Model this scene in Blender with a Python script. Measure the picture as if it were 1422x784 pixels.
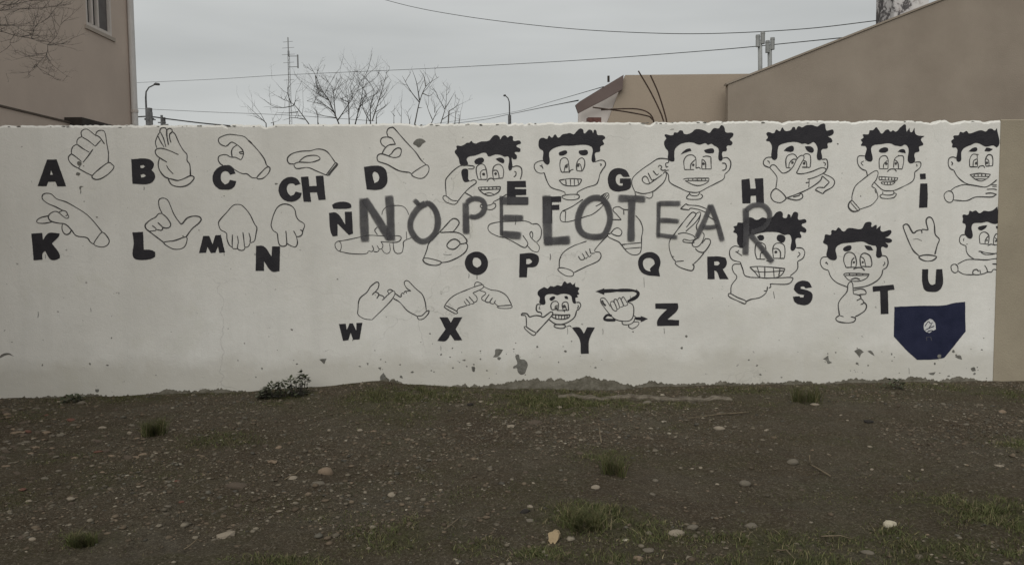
import bpy, math, random
import numpy as np
from mathutils import Vector, Matrix
from mathutils.geometry import tessellate_polygon

for o in list(bpy.data.objects):
    bpy.data.objects.remove(o)
random.seed(7); rng = np.random.default_rng(7)
scn = bpy.context.scene
COL = scn.collection

# ------------------------------------------------------------------ camera
W, H, F = 1422.0, 784.0, 1116.0
CAM_Z = 1.55
PITCH = math.atan(75/F); ROLL = math.radians(0.577)
fwd = Vector((0, math.cos(PITCH), -math.sin(PITCH)))
r0 = Vector((1, 0, 0)); u0 = r0.cross(fwd)
RT = r0*math.cos(ROLL) - u0*math.sin(ROLL)
UP = u0*math.cos(ROLL) + r0*math.sin(ROLL)
CAM = Vector((0, 0, CAM_Z))
cd = bpy.data.cameras.new('camera'); cam = bpy.data.objects.new('camera', cd); COL.objects.link(cam)
cd.sensor_width = 36; cd.lens = 36*F/W; cd.clip_end = 3000; cd.clip_start = .05
m3 = Matrix((RT, UP, -fwd)).transposed()
cam.matrix_world = Matrix.Translation(CAM) @ m3.to_4x4()
scn.camera = cam

# ------------------------------------------------------------------ sky, sun, exposure
SUN_EL, SUN_AZ = math.radians(48), math.radians(-20)      # azimuth: from behind the camera, + = from its right
SKY_GREY = 3.9
world = bpy.data.worlds.new('World'); scn.world = world; world.use_nodes = True
nt = world.node_tree; nt.nodes.clear()
N = nt.nodes.new; L = nt.links.new
out = N('ShaderNodeOutputWorld'); bg = N('ShaderNodeBackground'); bg.inputs['Strength'].default_value = .1
sky = N('ShaderNodeTexSky'); sky.sky_type = 'NISHITA'; sky.sun_disc = False
sun_from = Vector((math.sin(SUN_AZ)*math.cos(SUN_EL), -math.cos(SUN_AZ)*math.cos(SUN_EL), math.sin(SUN_EL)))
sky.sun_elevation = SUN_EL; sky.sun_rotation = math.atan2(sun_from.x, sun_from.y)
tc = N('ShaderNodeTexCoord'); mp = N('ShaderNodeMapping'); mp.inputs['Scale'].default_value = (1.1, 1.1, 6.0)
mp.inputs['Rotation'].default_value = (0, math.radians(9), 0)
nz = N('ShaderNodeTexNoise'); nz.inputs['Scale'].default_value = 1.7; nz.inputs['Detail'].default_value = 4; nz.inputs['Roughness'].default_value = .5
cr = N('ShaderNodeValToRGB')
cr.color_ramp.elements[0].position = .3; cr.color_ramp.elements[1].position = .7
g = SKY_GREY
cr.color_ramp.elements[0].color = (.86*g, .88*g, .86*g, 1); cr.color_ramp.elements[1].color = (1.12*g, 1.14*g, 1.115*g, 1)
mx = N('ShaderNodeMixRGB'); mx.inputs[0].default_value = .96
L(tc.outputs['Generated'], mp.inputs[0]); L(mp.outputs[0], nz.inputs['Vector']); L(nz.outputs['Fac'], cr.inputs[0])
L(sky.outputs[0], mx.inputs[1]); L(cr.outputs[0], mx.inputs[2]); L(mx.outputs[0], bg.inputs[0]); L(bg.outputs[0], out.inputs[0])

sl = bpy.data.lights.new('sun', 'SUN'); sl.energy = 1.5; sl.angle = math.radians(70); sl.color = (1.0, .975, .93)
sun = bpy.data.objects.new('sun', sl); COL.objects.link(sun)
sun.rotation_euler = (-sun_from).to_track_quat('-Z', 'Y').to_euler()

vs = scn.view_settings
vs.view_transform = 'Standard'; vs.look = 'None'; vs.gamma = 1; vs.use_curve_mapping = False
vs.exposure = .45

# ------------------------------------------------------------------ helpers
def ray(px, py):
    return (fwd + RT*((px-W/2)/F) + UP*((H/2-py)/F))
def atY(px, py, Y):                    # point on the ray at world depth Y
    d = ray(px, py); return CAM + d*((Y-CAM.y)/d.y)
def ground_pt(px, py, z=0.0):
    d = ray(px, py); return CAM + d*((z-CAM.z)/d.z)

A0 = ground_pt(0, 551); A1 = ground_pt(1390, 528)
UH = (A1-A0); UH.z = 0; UH.normalize()
WN = Vector((UH.y, -UH.x, 0))          # wall normal, towards the camera
def wall_hit(px, py, off=0.0):         # -> (u, z) on the wall plane
    d = ray(px, py); t = (A0-CAM).dot(WN)/d.dot(WN); p = CAM + d*t
    return ((p-A0).dot(UH), p.z)
def wp(u, z, off=0.0):
    return A0 + UH*u + WN*off + Vector((0, 0, z))
ORG = A0.copy()

def mesh_obj(name, verts, faces, mat=None, parent=None, smooth=False):
    me = bpy.data.meshes.new(name); me.from_pydata([tuple(v) for v in verts], [], faces); me.update()
    o = bpy.data.objects.new(name, me); COL.objects.link(o)
    if mat: me.materials.append(mat)
    if parent: o.parent = parent
    if smooth:
        me.polygons.foreach_set('use_smooth', [True]*len(me.polygons))
    return o
def tag(o, label=None, cat=None, group=None, kind=None):
    if label: o['label'] = label
    if cat: o['category'] = cat
    if group: o['group'] = group
    if kind: o['kind'] = kind
    return o
def empty(name, loc=(0, 0, 0)):
    o = bpy.data.objects.new(name, None); COL.objects.link(o); o.location = loc; return o

class MB:
    def __init__(s): s.v = []; s.f = []
    def quad(s, a, b, c, d):
        n = len(s.v); s.v += [a, b, c, d]; s.f.append((n, n+1, n+2, n+3))
    def box(s, x0, x1, y0, y1, z0, z1):
        n = len(s.v)
        s.v += [(x, y, z) for z in (z0, z1) for y in (y0, y1) for x in (x0, x1)]
        s.f += [tuple(n+i for i in q) for q in ((0, 2, 3, 1), (4, 5, 7, 6), (0, 1, 5, 4), (2, 6, 7, 3), (0, 4, 6, 2), (1, 3, 7, 5))]
    def tube(s, pts, rad, sides=6, cap=True):
        pts = [Vector(p) for p in pts]; n = len(pts)
        if not isinstance(rad, (list, tuple)): rad = [rad]*n
        base = len(s.v); ref = Vector((.31, .77, .55))
        for i, p in enumerate(pts):
            t = (pts[min(i+1, n-1)] - pts[max(i-1, 0)])
            if t.length < 1e-9: t = Vector((0, 0, 1))
            t.normalize()
            a = t.cross(ref)
            if a.length < .05: a = t.cross(Vector((1, 0, 0)))
            a.normalize(); b = t.cross(a)
            for k in range(sides):
                an = 2*math.pi*k/sides
                s.v.append(tuple(p + (a*math.cos(an)+b*math.sin(an))*rad[i]))
        for i in range(n-1):
            for k in range(sides):
                k2 = (k+1) % sides
                s.f.append((base+i*sides+k, base+i*sides+k2, base+(i+1)*sides+k2, base+(i+1)*sides+k))
        if cap:
            s.f.append(tuple(base+k for k in range(sides))[::-1]); s.f.append(tuple(base+(n-1)*sides+k for k in range(sides)))
    def prism(s, front, back):
        n = len(s.v); k = len(front); s.v += [tuple(p) for p in front] + [tuple(p) for p in back]
        s.f.append(tuple(range(n, n+k))); s.f.append(tuple(range(n+2*k-1, n+k-1, -1)))
        for i in range(k):
            j = (i+1) % k; s.f.append((n+i, n+k+i, n+k+j, n+j))
    def build(s, name, mat=None, parent=None, smooth=False, recalc=True):
        o = mesh_obj(name, s.v, s.f, mat, parent, smooth)
        if recalc:
            import bmesh
            bm = bmesh.new(); bm.from_mesh(o.data); bmesh.ops.recalc_face_normals(bm, faces=bm.faces); bm.to_mesh(o.data); bm.free()
        return o

def catmull(pts, step):
    if len(pts) == 2:
        P = pts
        n = max(2, int(math.dist(*pts)/step)+1)
        return [(P[0][0]+(P[1][0]-P[0][0])*i/n, P[0][1]+(P[1][1]-P[0][1])*i/n) for i in range(n+1)]
    closed = pts[0] == pts[-1]
    res = []; n = len(pts)
    for i in range(n-1):
        p1, p2 = pts[i], pts[i+1]
        p0 = pts[i-1] if i > 0 else (pts[-2] if closed else (2*p1[0]-p2[0], 2*p1[1]-p2[1]))
        p3 = pts[i+2] if i+2 < n else (pts[1] if closed else (2*p2[0]-p1[0], 2*p2[1]-p1[1]))
        k = max(1, int(math.dist(p1, p2)/step))
        for j in range(k):
            t = j/k
            res.append(tuple(.5*((2*p1[a]) + (-p0[a]+p2[a])*t + (2*p0[a]-5*p1[a]+4*p2[a]-p3[a])*t*t + (-p0[a]+3*p1[a]-3*p2[a]+p3[a])*t**3) for a in (0, 1)))
    res.append(tuple(pts[-1])); return res

def round_ring(pts, limit):
    # closed outline: corners that turn less than the limit become curves, sharper ones stay corners
    n = len(pts); tan = []
    for i in range(n):
        a, b, c = pts[i-1], pts[i], pts[(i+1) % n]
        d1 = (b[0]-a[0], b[1]-a[1]); d2 = (c[0]-b[0], c[1]-b[1]); l1 = math.hypot(*d1) or 1e-9; l2 = math.hypot(*d2) or 1e-9
        turn = abs(math.degrees(math.atan2(d1[0]*d2[1]-d1[1]*d2[0], d1[0]*d2[0]+d1[1]*d2[1])))
        t = ((d1[0]/l1+d2[0]/l2), (d1[1]/l1+d2[1]/l2)); l = math.hypot(*t) or 1
        tan.append((t[0]/l, t[1]/l) if turn < limit else None)
    res = []
    for i in range(n):
        p, q = pts[i], pts[(i+1) % n]; L_ = math.dist(p, q); sd = ((q[0]-p[0]), (q[1]-p[1]))
        m0 = (tan[i][0]*L_, tan[i][1]*L_) if tan[i] else sd; m1 = (tan[(i+1) % n][0]*L_, tan[(i+1) % n][1]*L_) if tan[(i+1) % n] else sd
        k = max(1, min(8, int(L_/.012)))
        for j in range(k):
            t = j/k; h0 = 2*t**3-3*t*t+1; h1 = t**3-2*t*t+t; h2 = -2*t**3+3*t*t; h3 = t**3-t*t
            res.append(tuple(h0*p[a]+h1*m0[a]+h2*q[a]+h3*m1[a] for a in (0, 1)))
    return res
# numpy value noise
_T = np.random.default_rng(11).random((256, 256))
def vnoise(x, y, seed=0):
    x = np.asarray(x, float)+seed*17.31; y = np.asarray(y, float)+seed*9.77
    xi = np.floor(x).astype(int); yi = np.floor(y).astype(int); fx = x-xi; fy = y-yi
    fx = fx*fx*(3-2*fx); fy = fy*fy*(3-2*fy)
    a = _T[xi % 256, yi % 256]; b = _T[(xi+1) % 256, yi % 256]; c = _T[xi % 256, (yi+1) % 256]; d = _T[(xi+1) % 256, (yi+1) % 256]
    return (a*(1-fx)+b*fx)*(1-fy) + (c*(1-fx)+d*fx)*fy
def fbm(x, y, oct=4, seed=0, gain=.5):
    s = 0; a = 1; t = 0
    for k in range(oct):
        s = s + a*vnoise(x*2**k, y*2**k, seed+k); t += a; a *= gain
    return s/t

# ------------------------------------------------------------------ materials
def mat(name, c1, c2=None, scale=8, rough=.9, bump=0, bscale=60, detail=5, lo=.35, hi=.65, spec=.25, coords='Object'):
    m = bpy.data.materials.new(name); m.use_nodes = True
    t = m.node_tree; b = t.nodes['Principled BSDF']
    b.inputs['Roughness'].default_value = rough; b.inputs['Specular IOR Level'].default_value = spec
    b.inputs['Base Color'].default_value = (*c1, 1)
    co = t.nodes.new('ShaderNodeTexCoord')
    if c2:
        n = t.nodes.new('ShaderNodeTexNoise'); n.inputs['Scale'].default_value = scale; n.inputs['Detail'].default_value = detail; n.inputs['Roughness'].default_value = .6
        r = t.nodes.new('ShaderNodeValToRGB'); r.color_ramp.elements[0].position = lo; r.color_ramp.elements[1].position = hi
        r.color_ramp.elements[0].color = (*c1, 1); r.color_ramp.elements[1].color = (*c2, 1)
        t.links.new(co.outputs[coords], n.inputs['Vector']); t.links.new(n.outputs['Fac'], r.inputs[0]); t.links.new(r.outputs[0], b.inputs['Base Color'])
    if bump:
        n2 = t.nodes.new('ShaderNodeTexNoise'); n2.inputs['Scale'].default_value = bscale; n2.inputs['Detail'].default_value = 6
        bp = t.nodes.new('ShaderNodeBump'); bp.inputs['Strength'].default_value = bump; bp.inputs['Distance'].default_value = .01
        t.links.new(co.outputs[coords], n2.inputs['Vector']); t.links.new(n2.outputs['Fac'], bp.inputs['Height']); t.links.new(bp.outputs[0], b.inputs['Normal'])
    return m
def ramp(t, src, stops):
    r = t.nodes.new('ShaderNodeValToRGB'); e = r.color_ramp.elements
    while len(e) < len(stops): e.new(.5)
    for i, (p, c) in enumerate(stops):
        e[i].position = p; e[i].color = (*c, 1) if len(c) == 3 else c
    t.links.new(src, r.inputs[0]); return r.outputs[0]
def noise(t, vec, scale, detail=5, rough=.6, dist=0):
    n = t.nodes.new('ShaderNodeTexNoise'); n.inputs['Scale'].default_value = scale; n.inputs['Detail'].default_value = detail
    n.inputs['Roughness'].default_value = rough; n.inputs['Distortion'].default_value = dist
    t.links.new(vec, n.inputs['Vector']); return n.outputs['Fac']
def mix(t, fac, a, b, mode='MIX'):
    m = t.nodes.new('ShaderNodeMixRGB'); m.blend_type = mode
    for i, s in ((0, fac), (1, a), (2, b)):
        if isinstance(s, (int, float)): m.inputs[i].default_value = s if i == 0 else (s, s, s, 1)
        elif isinstance(s, tuple): m.inputs[i].default_value = (*s, 1)
        else: t.links.new(s, m.inputs[i])
    return m.outputs[0]

def mural_wall_mat():
    m = bpy.data.materials.new('white_masonry_paint'); m.use_nodes = True; t = m.node_tree; b = t.nodes['Principled BSDF']
    b.inputs['Roughness'].default_value = .85; b.inputs['Specular IOR Level'].default_value = .2
    co = t.nodes.new('ShaderNodeTexCoord').outputs['Object']
    base = ramp(t, noise(t, co, .9, 4, .55), [(.3, (.62, .605, .56)), (.5, (.69, .675, .63)), (.72, (.725, .715, .675))])
    base = mix(t, ramp(t, noise(t, co, 2.6, 6, .65, .6), [(.56, (0, 0, 0)), (.75, (.4, .4, .4))]), base, (.58, .57, .48))
    # rain dirt that rises from the ground, ragged
    sx = t.nodes.new('ShaderNodeSeparateXYZ'); t.links.new(co, sx.inputs[0])
    md = t.nodes.new('ShaderNodeMath'); md.operation = 'MULTIPLY_ADD'; md.inputs[1].default_value = -.45
    t.links.new(noise(t, co, 3.0, 6, .65), md.inputs[0]); t.links.new(sx.outputs['Z'], md.inputs[2])
    base = mix(t, ramp(t, md.outputs[0], [(.0, (.45, .45, .45)), (.16, (0, 0, 0))]), base, (.40, .375, .31))
    # roller streaks, hairline cracks
    mpn = t.nodes.new('ShaderNodeMapping'); mpn.inputs['Scale'].default_value = (7, 7, .7); t.links.new(co, mpn.inputs[0])
    base = mix(t, ramp(t, noise(t, mpn.outputs[0], 1.0, 5, .6), [(.42, (0, 0, 0)), (.75, (.45, .45, .45))]), base, (.58, .57, .53))
    vo = t.nodes.new('ShaderNodeTexVoronoi'); vo.feature = 'DISTANCE_TO_EDGE'; vo.inputs['Scale'].default_value = .75
    vm = t.nodes.new('ShaderNodeVectorMath'); vm.operation = 'ADD'; nn = t.nodes.new('ShaderNodeTexNoise'); nn.inputs['Scale'].default_value = 5; nn.inputs['Detail'].default_value = 5
    t.links.new(co, nn.inputs['Vector']); vs_ = t.nodes.new('ShaderNodeVectorMath'); vs_.operation = 'SCALE'; vs_.inputs['Scale'].default_value = .25; t.links.new(nn.outputs['Color'], vs_.inputs[0])
    t.links.new(co, vm.inputs[0]); t.links.new(vs_.outputs[0], vm.inputs[1]); t.links.new(vm.outputs[0], vo.inputs['Vector'])
    crk = mix(t, 1.0, ramp(t, vo.outputs['Distance'], [(.0, (.35, .35, .35)), (.003, (0, 0, 0))]), ramp(t, noise(t, co, .8, 2, .5), [(.5, (0, 0, 0)), (.62, (1, 1, 1))]), 'MULTIPLY')
    base = mix(t, crk, base, (.22, .21, .19))
    # little chips and specks
    base = mix(t, ramp(t, noise(t, co, 20, 3, .55), [(.725, (0, 0, 0)), (.745, (.75, .75, .75))]), base, (.25, .24, .22))
    base = mix(t, ramp(t, noise(t, co, 90, 3, .6), [(.30, (.35, .35, .35)), (.5, (0, 0, 0))]), base, (.56, .55, .50))
    t.links.new(base, b.inputs['Base Color'])
    bp = t.nodes.new('ShaderNodeBump'); bp.inputs['Strength'].default_value = .35; bp.inputs['Distance'].default_value = .006
    bp2 = t.nodes.new('ShaderNodeBump'); bp2.inputs['Strength'].default_value = .5; bp2.inputs['Distance'].default_value = .02
    t.links.new(noise(t, co, 70, 6, .65), bp.inputs['Height']); t.links.new(noise(t, co, 3.5, 3, .5), bp2.inputs['Height'])
    t.links.new(bp2.outputs[0], bp.inputs['Normal']); t.links.new(bp.outputs[0], b.inputs['Normal'])
    return m
M = {}
M['wall'] = mural_wall_mat()
M['black'] = mat('black_paint', (.016, .015, .019), (.026, .024, .028), 9, .6, .3, 70, spec=.3)
M['line'] = mat('dark_line_paint', (.045, .043, .043), (.10, .097, .093), 14, .8, lo=.4, hi=.75)
M['navy'] = mat('navy_paint', (.010, .013, .036), (.018, .021, .05), 7, .6, .25, 70)
M['emblem'] = mat('emblem_white', (.5, .5, .5), (.62, .62, .6), 30, .8)
M['cement'] = mat('bare_cement', (.12, .115, .10), (.20, .195, .175), 18, .95, .6, 60)
M['footing'] = mat('footing_cement', (.065, .053, .038), (.17, .148, .115), 14, .95, .9, 40)
M['tan_wall'] = mat('tan_render', (.275, .238, .178), (.33, .288, .215), 1.3, .92, .3, 80)
M['gable'] = mat('brown_render', (.235, .197, .158), (.29, .247, .20), 1.1, .95, .25, 90)
M['flank'] = mat('beige_render', (.49, .405, .345), (.56, .465, .395), .9, .95, .25, 90)
M['tan2'] = mat('warm_tan_render', (.31, .255, .20), (.36, .30, .235), .6, .95, .2, 60)
M['pinkwhite'] = mat('pale_render', (.72, .67, .635), (.78, .73, .69), 1.0, .9)
M['fascia'] = mat('brown_fascia', (.115, .085, .078), (.15, .115, .105), 2, .8)
M['whitepipe'] = mat('white_plastic', (.62, .60, .58), (.54, .52, .5), 3, .5)
M['sill'] = mat('sill_render', (.36, .31, .265), (.40, .345, .295), 5, .8)
M['frame'] = mat('window_frame_paint', (.58, .53, .49), (.52, .47, .43), 5, .6)
M['coping'] = mat('brown_coping', (.085, .068, .055), (.12, .095, .078), 5, .9)
M['mast'] = mat('grey_steel', (.16, .165, .165), (.2, .2, .2), 5, .6)
M['basecem'] = mat('dirty_cement', (.095, .085, .063), (.20, .185, .15), 11, .95, .8, 50)
M['dark'] = mat('dark_timber', (.03, .025, .022), (.05, .042, .036), 5, .8)
M['metal'] = mat('galvanised_pipe', (.20, .205, .20), (.30, .31, .30), 6, .55, spec=.4)
M['pole'] = mat('dark_pole', (.05, .05, .05), (.09, .09, .09), 6, .7)
M['wire'] = mat('black_cable', (.035, .035, .035), None, rough=.7)
M['rebar'] = mat('rusty_rebar', (.035, .025, .02), (.075, .048, .035), 30, .85)
M['bark'] = mat('grey_bark', (.05, .045, .04), (.10, .09, .08), 20, .95)
M['roof'] = mat('roof_sheet', (.14, .13, .12), (.2, .185, .17), 3, .8)
M['brick'] = mat('red_brick', (.085, .042, .036), (.14, .07, .058), 20, .9, .5, 50)
M['glass'] = mat('dark_pane', (.03, .03, .032), None, rough=.12, spec=.5)
M['blind'] = mat('grey_blind', (.11, .10, .098), (.14, .13, .125), 4, .7)

# ================================================================== GROUND
CONTACT = [(-400, 556), (0, 553), (100, 551), (230, 547), (350, 543), (430, 537), (490, 531), (530, 529), (570, 533), (640, 538), (700, 539), (760, 540), (860, 541), (900, 537), (1000, 533), (1100, 534), (1200, 531), (1380, 529), (1800, 523)]
_cu = np.array([wall_hit(*p)[0] for p in CONTACT]); _cz = np.array([wall_hit(*p)[1] for p in CONTACT])
WALL_LEFT_U = _cu[0]
def wall_uw(x, y):
    dx = x-A0.x; dy = y-A0.y
    return dx*UH.x+dy*UH.y, dx*WN.x+dy*WN.y
def ground_z(x, y):
    x = np.asarray(x, float); y = np.asarray(y, float)
    u, w = wall_uw(x, y)
    near = np.clip(1-(np.hypot(x, y-6)-9)/6, 0, 1)
    z = (fbm(x*.9, y*.9, 3, 3)-.5)*.10 + (fbm(x*4, y*4, 3, 5)-.5)*.055 + (fbm(x*17, y*17, 3, 8, .65)-.5)*.036
    z = z*near
    zc = np.interp(u, _cu, _cz) + (fbm(u*3, u*0+2, 3, 21)-.5)*.03
    k = np.exp(-np.abs(w)/.45)
    return z*(1-k) + zc*k

def axis(lo, hi, step, far):
    core = np.arange(lo, hi+1e-6, step)
    ext = step*np.cumsum(1.22**np.arange(1, 60)); ext = ext[ext < far]
    return np.concatenate([lo-ext[::-1], core, hi+ext])
gx = axis(-5.6, 5.9, .022, 900); gy = axis(3.2, 8.1, .022, 900)
GX, GY = np.meshgrid(gx, gy); GZ = ground_z(GX, GY)
nx, ny = len(gx), len(gy)

# green patches, traced: (px, py, rx px, ry px, density)
GRASS = [(780, 556, 95, 14, 1.0), (740, 572, 60, 10, .5), (600, 553, 55, 11, .8), (525, 560, 50, 12, .7), (560, 580, 60, 12, .35), (400, 556, 45, 10, .5), (300, 613, 60, 10, .6), (95, 640, 45, 10, .35),
         (30, 573, 50, 10, .35), (130, 745, 50, 14, .3), (835, 635, 45, 12, .5), (820, 726, 70, 20, 1.0), (900, 745, 60, 16, .8), (545, 745, 60, 18, .8), (575, 725, 40, 8, .4),
         (470, 715, 60, 9, .35), (390, 776, 70, 12, .8), (660, 768, 50, 12, .45), (1040, 748, 90, 22, .9), (1100, 775, 120, 16, .9), (1210, 740, 80, 18, .7),
         (1300, 765, 120, 20, .8), (1380, 715, 70, 34, .9), (1415, 625, 30, 14, .6), (1290, 690, 50, 12, .35), (870, 777, 80, 12, .7), (750, 778, 40, 10, .7),
         (930, 560, 60, 9, .35), (1060, 560, 60, 8, .3), (1200, 553, 80, 8, .25), (1390, 545, 50, 10, .5), (590, 655, 60, 12, .25), (20, 690, 40, 20, .25), (940, 590, 60, 8, .2), (1130, 610, 80, 10, .2), (1250, 650, 100, 20, .15), (150, 552, 90, 5, .5), (300, 546, 60, 5, .45), (470, 540, 40, 5, .5), (680, 543, 50, 5, .5), (960, 540, 60, 5, .45), (1050, 540, 50, 5, .5), (1170, 538, 40, 5, .5), (1300, 536, 70, 5, .5), (200, 660, 120, 20, .2), (350, 700, 90, 14, .2), (650, 690, 100, 14, .18), (1150, 690, 90, 14, .2), (1000, 640, 80, 12, .15)]
def green_mask(x, y, z=0):
    # soft world-space patches: centre on the ground, radii in metres
    m = np.zeros_like(np.asarray(x, float))
    for (px, py, rx, ry, d) in GRASS:
        c = ground_pt(px, py); e = ground_pt(px, py+ry) if py+ry < 900 else ground_pt(px, py-ry)
        k = c.y; RX = rx*k/F; RY = max(.08, abs(ground_pt(px, py-ry*.5).y - ground_pt(px, py+ry*.5).y))
        q = ((x-c.x)/RX)**2 + ((y-c.y)/RY)**2
        m = np.maximum(m, d*np.exp(-q*.9))
    return m
moss = np.clip(green_mask(GX, GY)*1.25, 0, 1)*np.clip(fbm(GX*5, GY*5, 3, 31)*2.6-.35, 0, 1)
idx = np.arange(nx*ny).reshape(ny, nx)
faces = np.stack([idx[:-1, :-1], idx[:-1, 1:], idx[1:, 1:], idx[1:, :-1]], -1).reshape(-1, 4)
def np_mesh(name, verts, faces, mat=None, k=4, smooth=False):
    me = bpy.data.meshes.new(name); nv, nf = len(verts), len(faces)
    me.vertices.add(nv); me.vertices.foreach_set('co', np.asarray(verts, np.float32).ravel())
    me.loops.add(nf*k); me.loops.foreach_set('vertex_index', np.asarray(faces, np.int32).ravel())
    me.polygons.add(nf); me.polygons.foreach_set('loop_start', np.arange(0, nf*k, k, dtype=np.int32))
    if smooth: me.polygons.foreach_set('use_smooth', np.ones(nf, bool))
    me.update(calc_edges=True)
    if mat: me.materials.append(mat)
    o = bpy.data.objects.new(name, me); COL.objects.link(o); return o
def fattr(o, name, data):
    a = o.data.attributes.new(name, 'FLOAT', 'POINT'); a.data.foreach_set('value', np.asarray(data, np.float32).ravel())
def cattr(o, name, data):
    a = o.data.attributes.new(name, 'FLOAT_COLOR', 'POINT'); d = np.ones((len(data), 4), np.float32); d[:, :3] = data; a.data.foreach_set('color', d.ravel())

def soil_mat():
    m = bpy.data.materials.new('damp_stony_soil'); m.use_nodes = True; t = m.node_tree; b = t.nodes['Principled BSDF']
    b.inputs['Roughness'].default_value = .95; b.inputs['Specular IOR Level'].default_value = .15
    co = t.nodes.new('ShaderNodeTexCoord').outputs['Object']
    c = ramp(t, noise(t, co, .9, 6, .65, .4), [(.30, (.058, .043, .028)), (.45, (.074, .058, .038)), (.58, (.088, .074, .051)), (.72, (.112, .101, .079))])
    c = mix(t, ramp(t, noise(t, co, 1.7, 6, .7, .5), [(.50, (0, 0, 0)), (.68, (.7, .7, .7))]), c, (.062, .060, .030))
    c = mix(t, ramp(t, noise(t, co, 8, 6, .7), [(.42, (0, 0, 0)), (.7, (.65, .65, .65))]), c, (.046, .034, .023))
    c = mix(t, ramp(t, noise(t, co, 60, 5, .75), [(.49, (0, 0, 0)), (.66, (.9, .9, .9))]), c, (.165, .142, .106))
    c = mix(t, ramp(t, noise(t, co, 110, 4, .75), [(.36, (.7, .7, .7)), (.47, (0, 0, 0))]), c, (.022, .017, .012))
    at = t.nodes.new('ShaderNodeAttribute'); at.attribute_name = 'moss'
    gcol = ramp(t, noise(t, co, 30, 5, .7), [(.35, (.034, .038, .014)), (.65, (.085, .083, .036))])
    c = mix(t, mix(t, 1.0, at.outputs['Fac'], ramp(t, noise(t, co, 22, 4, .7), [(.35, (.35, .35, .35)), (.6, (.95, .95, .95))]), 'MULTIPLY'), c, gcol)
    t.links.new(c, b.inputs['Base Color'])
    bp = t.nodes.new('ShaderNodeBump'); bp.inputs['Strength'].default_value = 1.0; bp.inputs['Distance'].default_value = .028
    t.links.new(noise(t, co, 55, 8, .75), bp.inputs['Height']); t.links.new(bp.outputs[0], b.inputs['Normal'])
    return m
M['soil'] = soil_mat()
ground = np_mesh('ground', np.stack([GX, GY, GZ], -1).reshape(-1, 3), faces, M['soil'], 4, True)
fattr(ground, 'moss', moss); tag(ground, kind='structure')

# ================================================================== MURAL WALL
TOPL = wall_hit(0, 175)[1]; TOPR = wall_hit(1386, 166.5)[1]
U_L = -1.15; U_R = wall_hit(1384, 350)[0]
def top_z(u):
    return TOPL + (TOPR-TOPL)*u/wall_hit(1386, 350)[0]
us = np.arange(U_L, U_R+.001, .008); us[-1] = U_R
rag = (fbm(us*1.3, us*0, 3, 41)-.5)*.014 + (fbm(us*9, us*0+5, 3, 43)-.5)*.013 - np.clip(fbm(us*7, us*0+9, 3, 47)-.62, 0, 1)*.11 + (vnoise(us*45, us*0, 49)-.5)*.010
wall_root = empty('mural_wall', wp(0, 0)); ROOT = wall_root
# children are expressed in coordinates relative to the wall foot
def rel(v): return Vector(v) - ORG
mb = MB(); TH = .16
for i, u in enumerate(us):
    zt = top_z(u)+rag[i]
    for (z, off) in ((-.3, 0), (zt-.02, 0), (zt, -.012), (zt+.002-.02*abs(rag[i])*10, -TH+.01), (-.3, -TH)):
        mb.v.append(tuple(rel(wp(u, z, off))))
n = len(us)
for i in range(n-1):
    for k in range(4):
        a = i*5+k; mb.f.append((a, a+5, a+6, a+1))
mb.f.append((0, 1, 2, 3, 4)); mb.f.append(tuple((n-1)*5+k for k in (4, 3, 2, 1, 0)))
mb.build('rendered_masonry', M['wall'], wall_root)
tag(wall_root, 'long white painted wall covered with a hand-painted sign language alphabet', 'wall')

# tan neighbouring wall on the right, set slightly proud
mb = MB(); U2 = U_R+3.6
us2 = np.arange(U_R+.001, U2, .03)
for i, u in enumerate(us2):
    zt = top_z(u)+.006+(vnoise(u*6, 0, 3)-.5)*.012
    for (z, off) in ((-.3, .007), (zt-.008, .007), (zt, -.003), (zt, -TH-.02), (-.3, -TH-.02)):
        mb.v.append(tuple(wp(u, z, off)))
n = len(us2)
for i in range(n-1):
    for k in range(4):
        a = i*5+k; mb.f.append((a, a+5, a+6, a+1))
mb.f.append((0, 1, 2, 3, 4)); mb.f.append(tuple((n-1)*5+k for k in (4, 3, 2, 1, 0)))
tw = mb.build('garden_wall', M['tan_wall']); tag(tw, 'plain tan rendered wall adjoining the white mural', 'wall')

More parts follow.
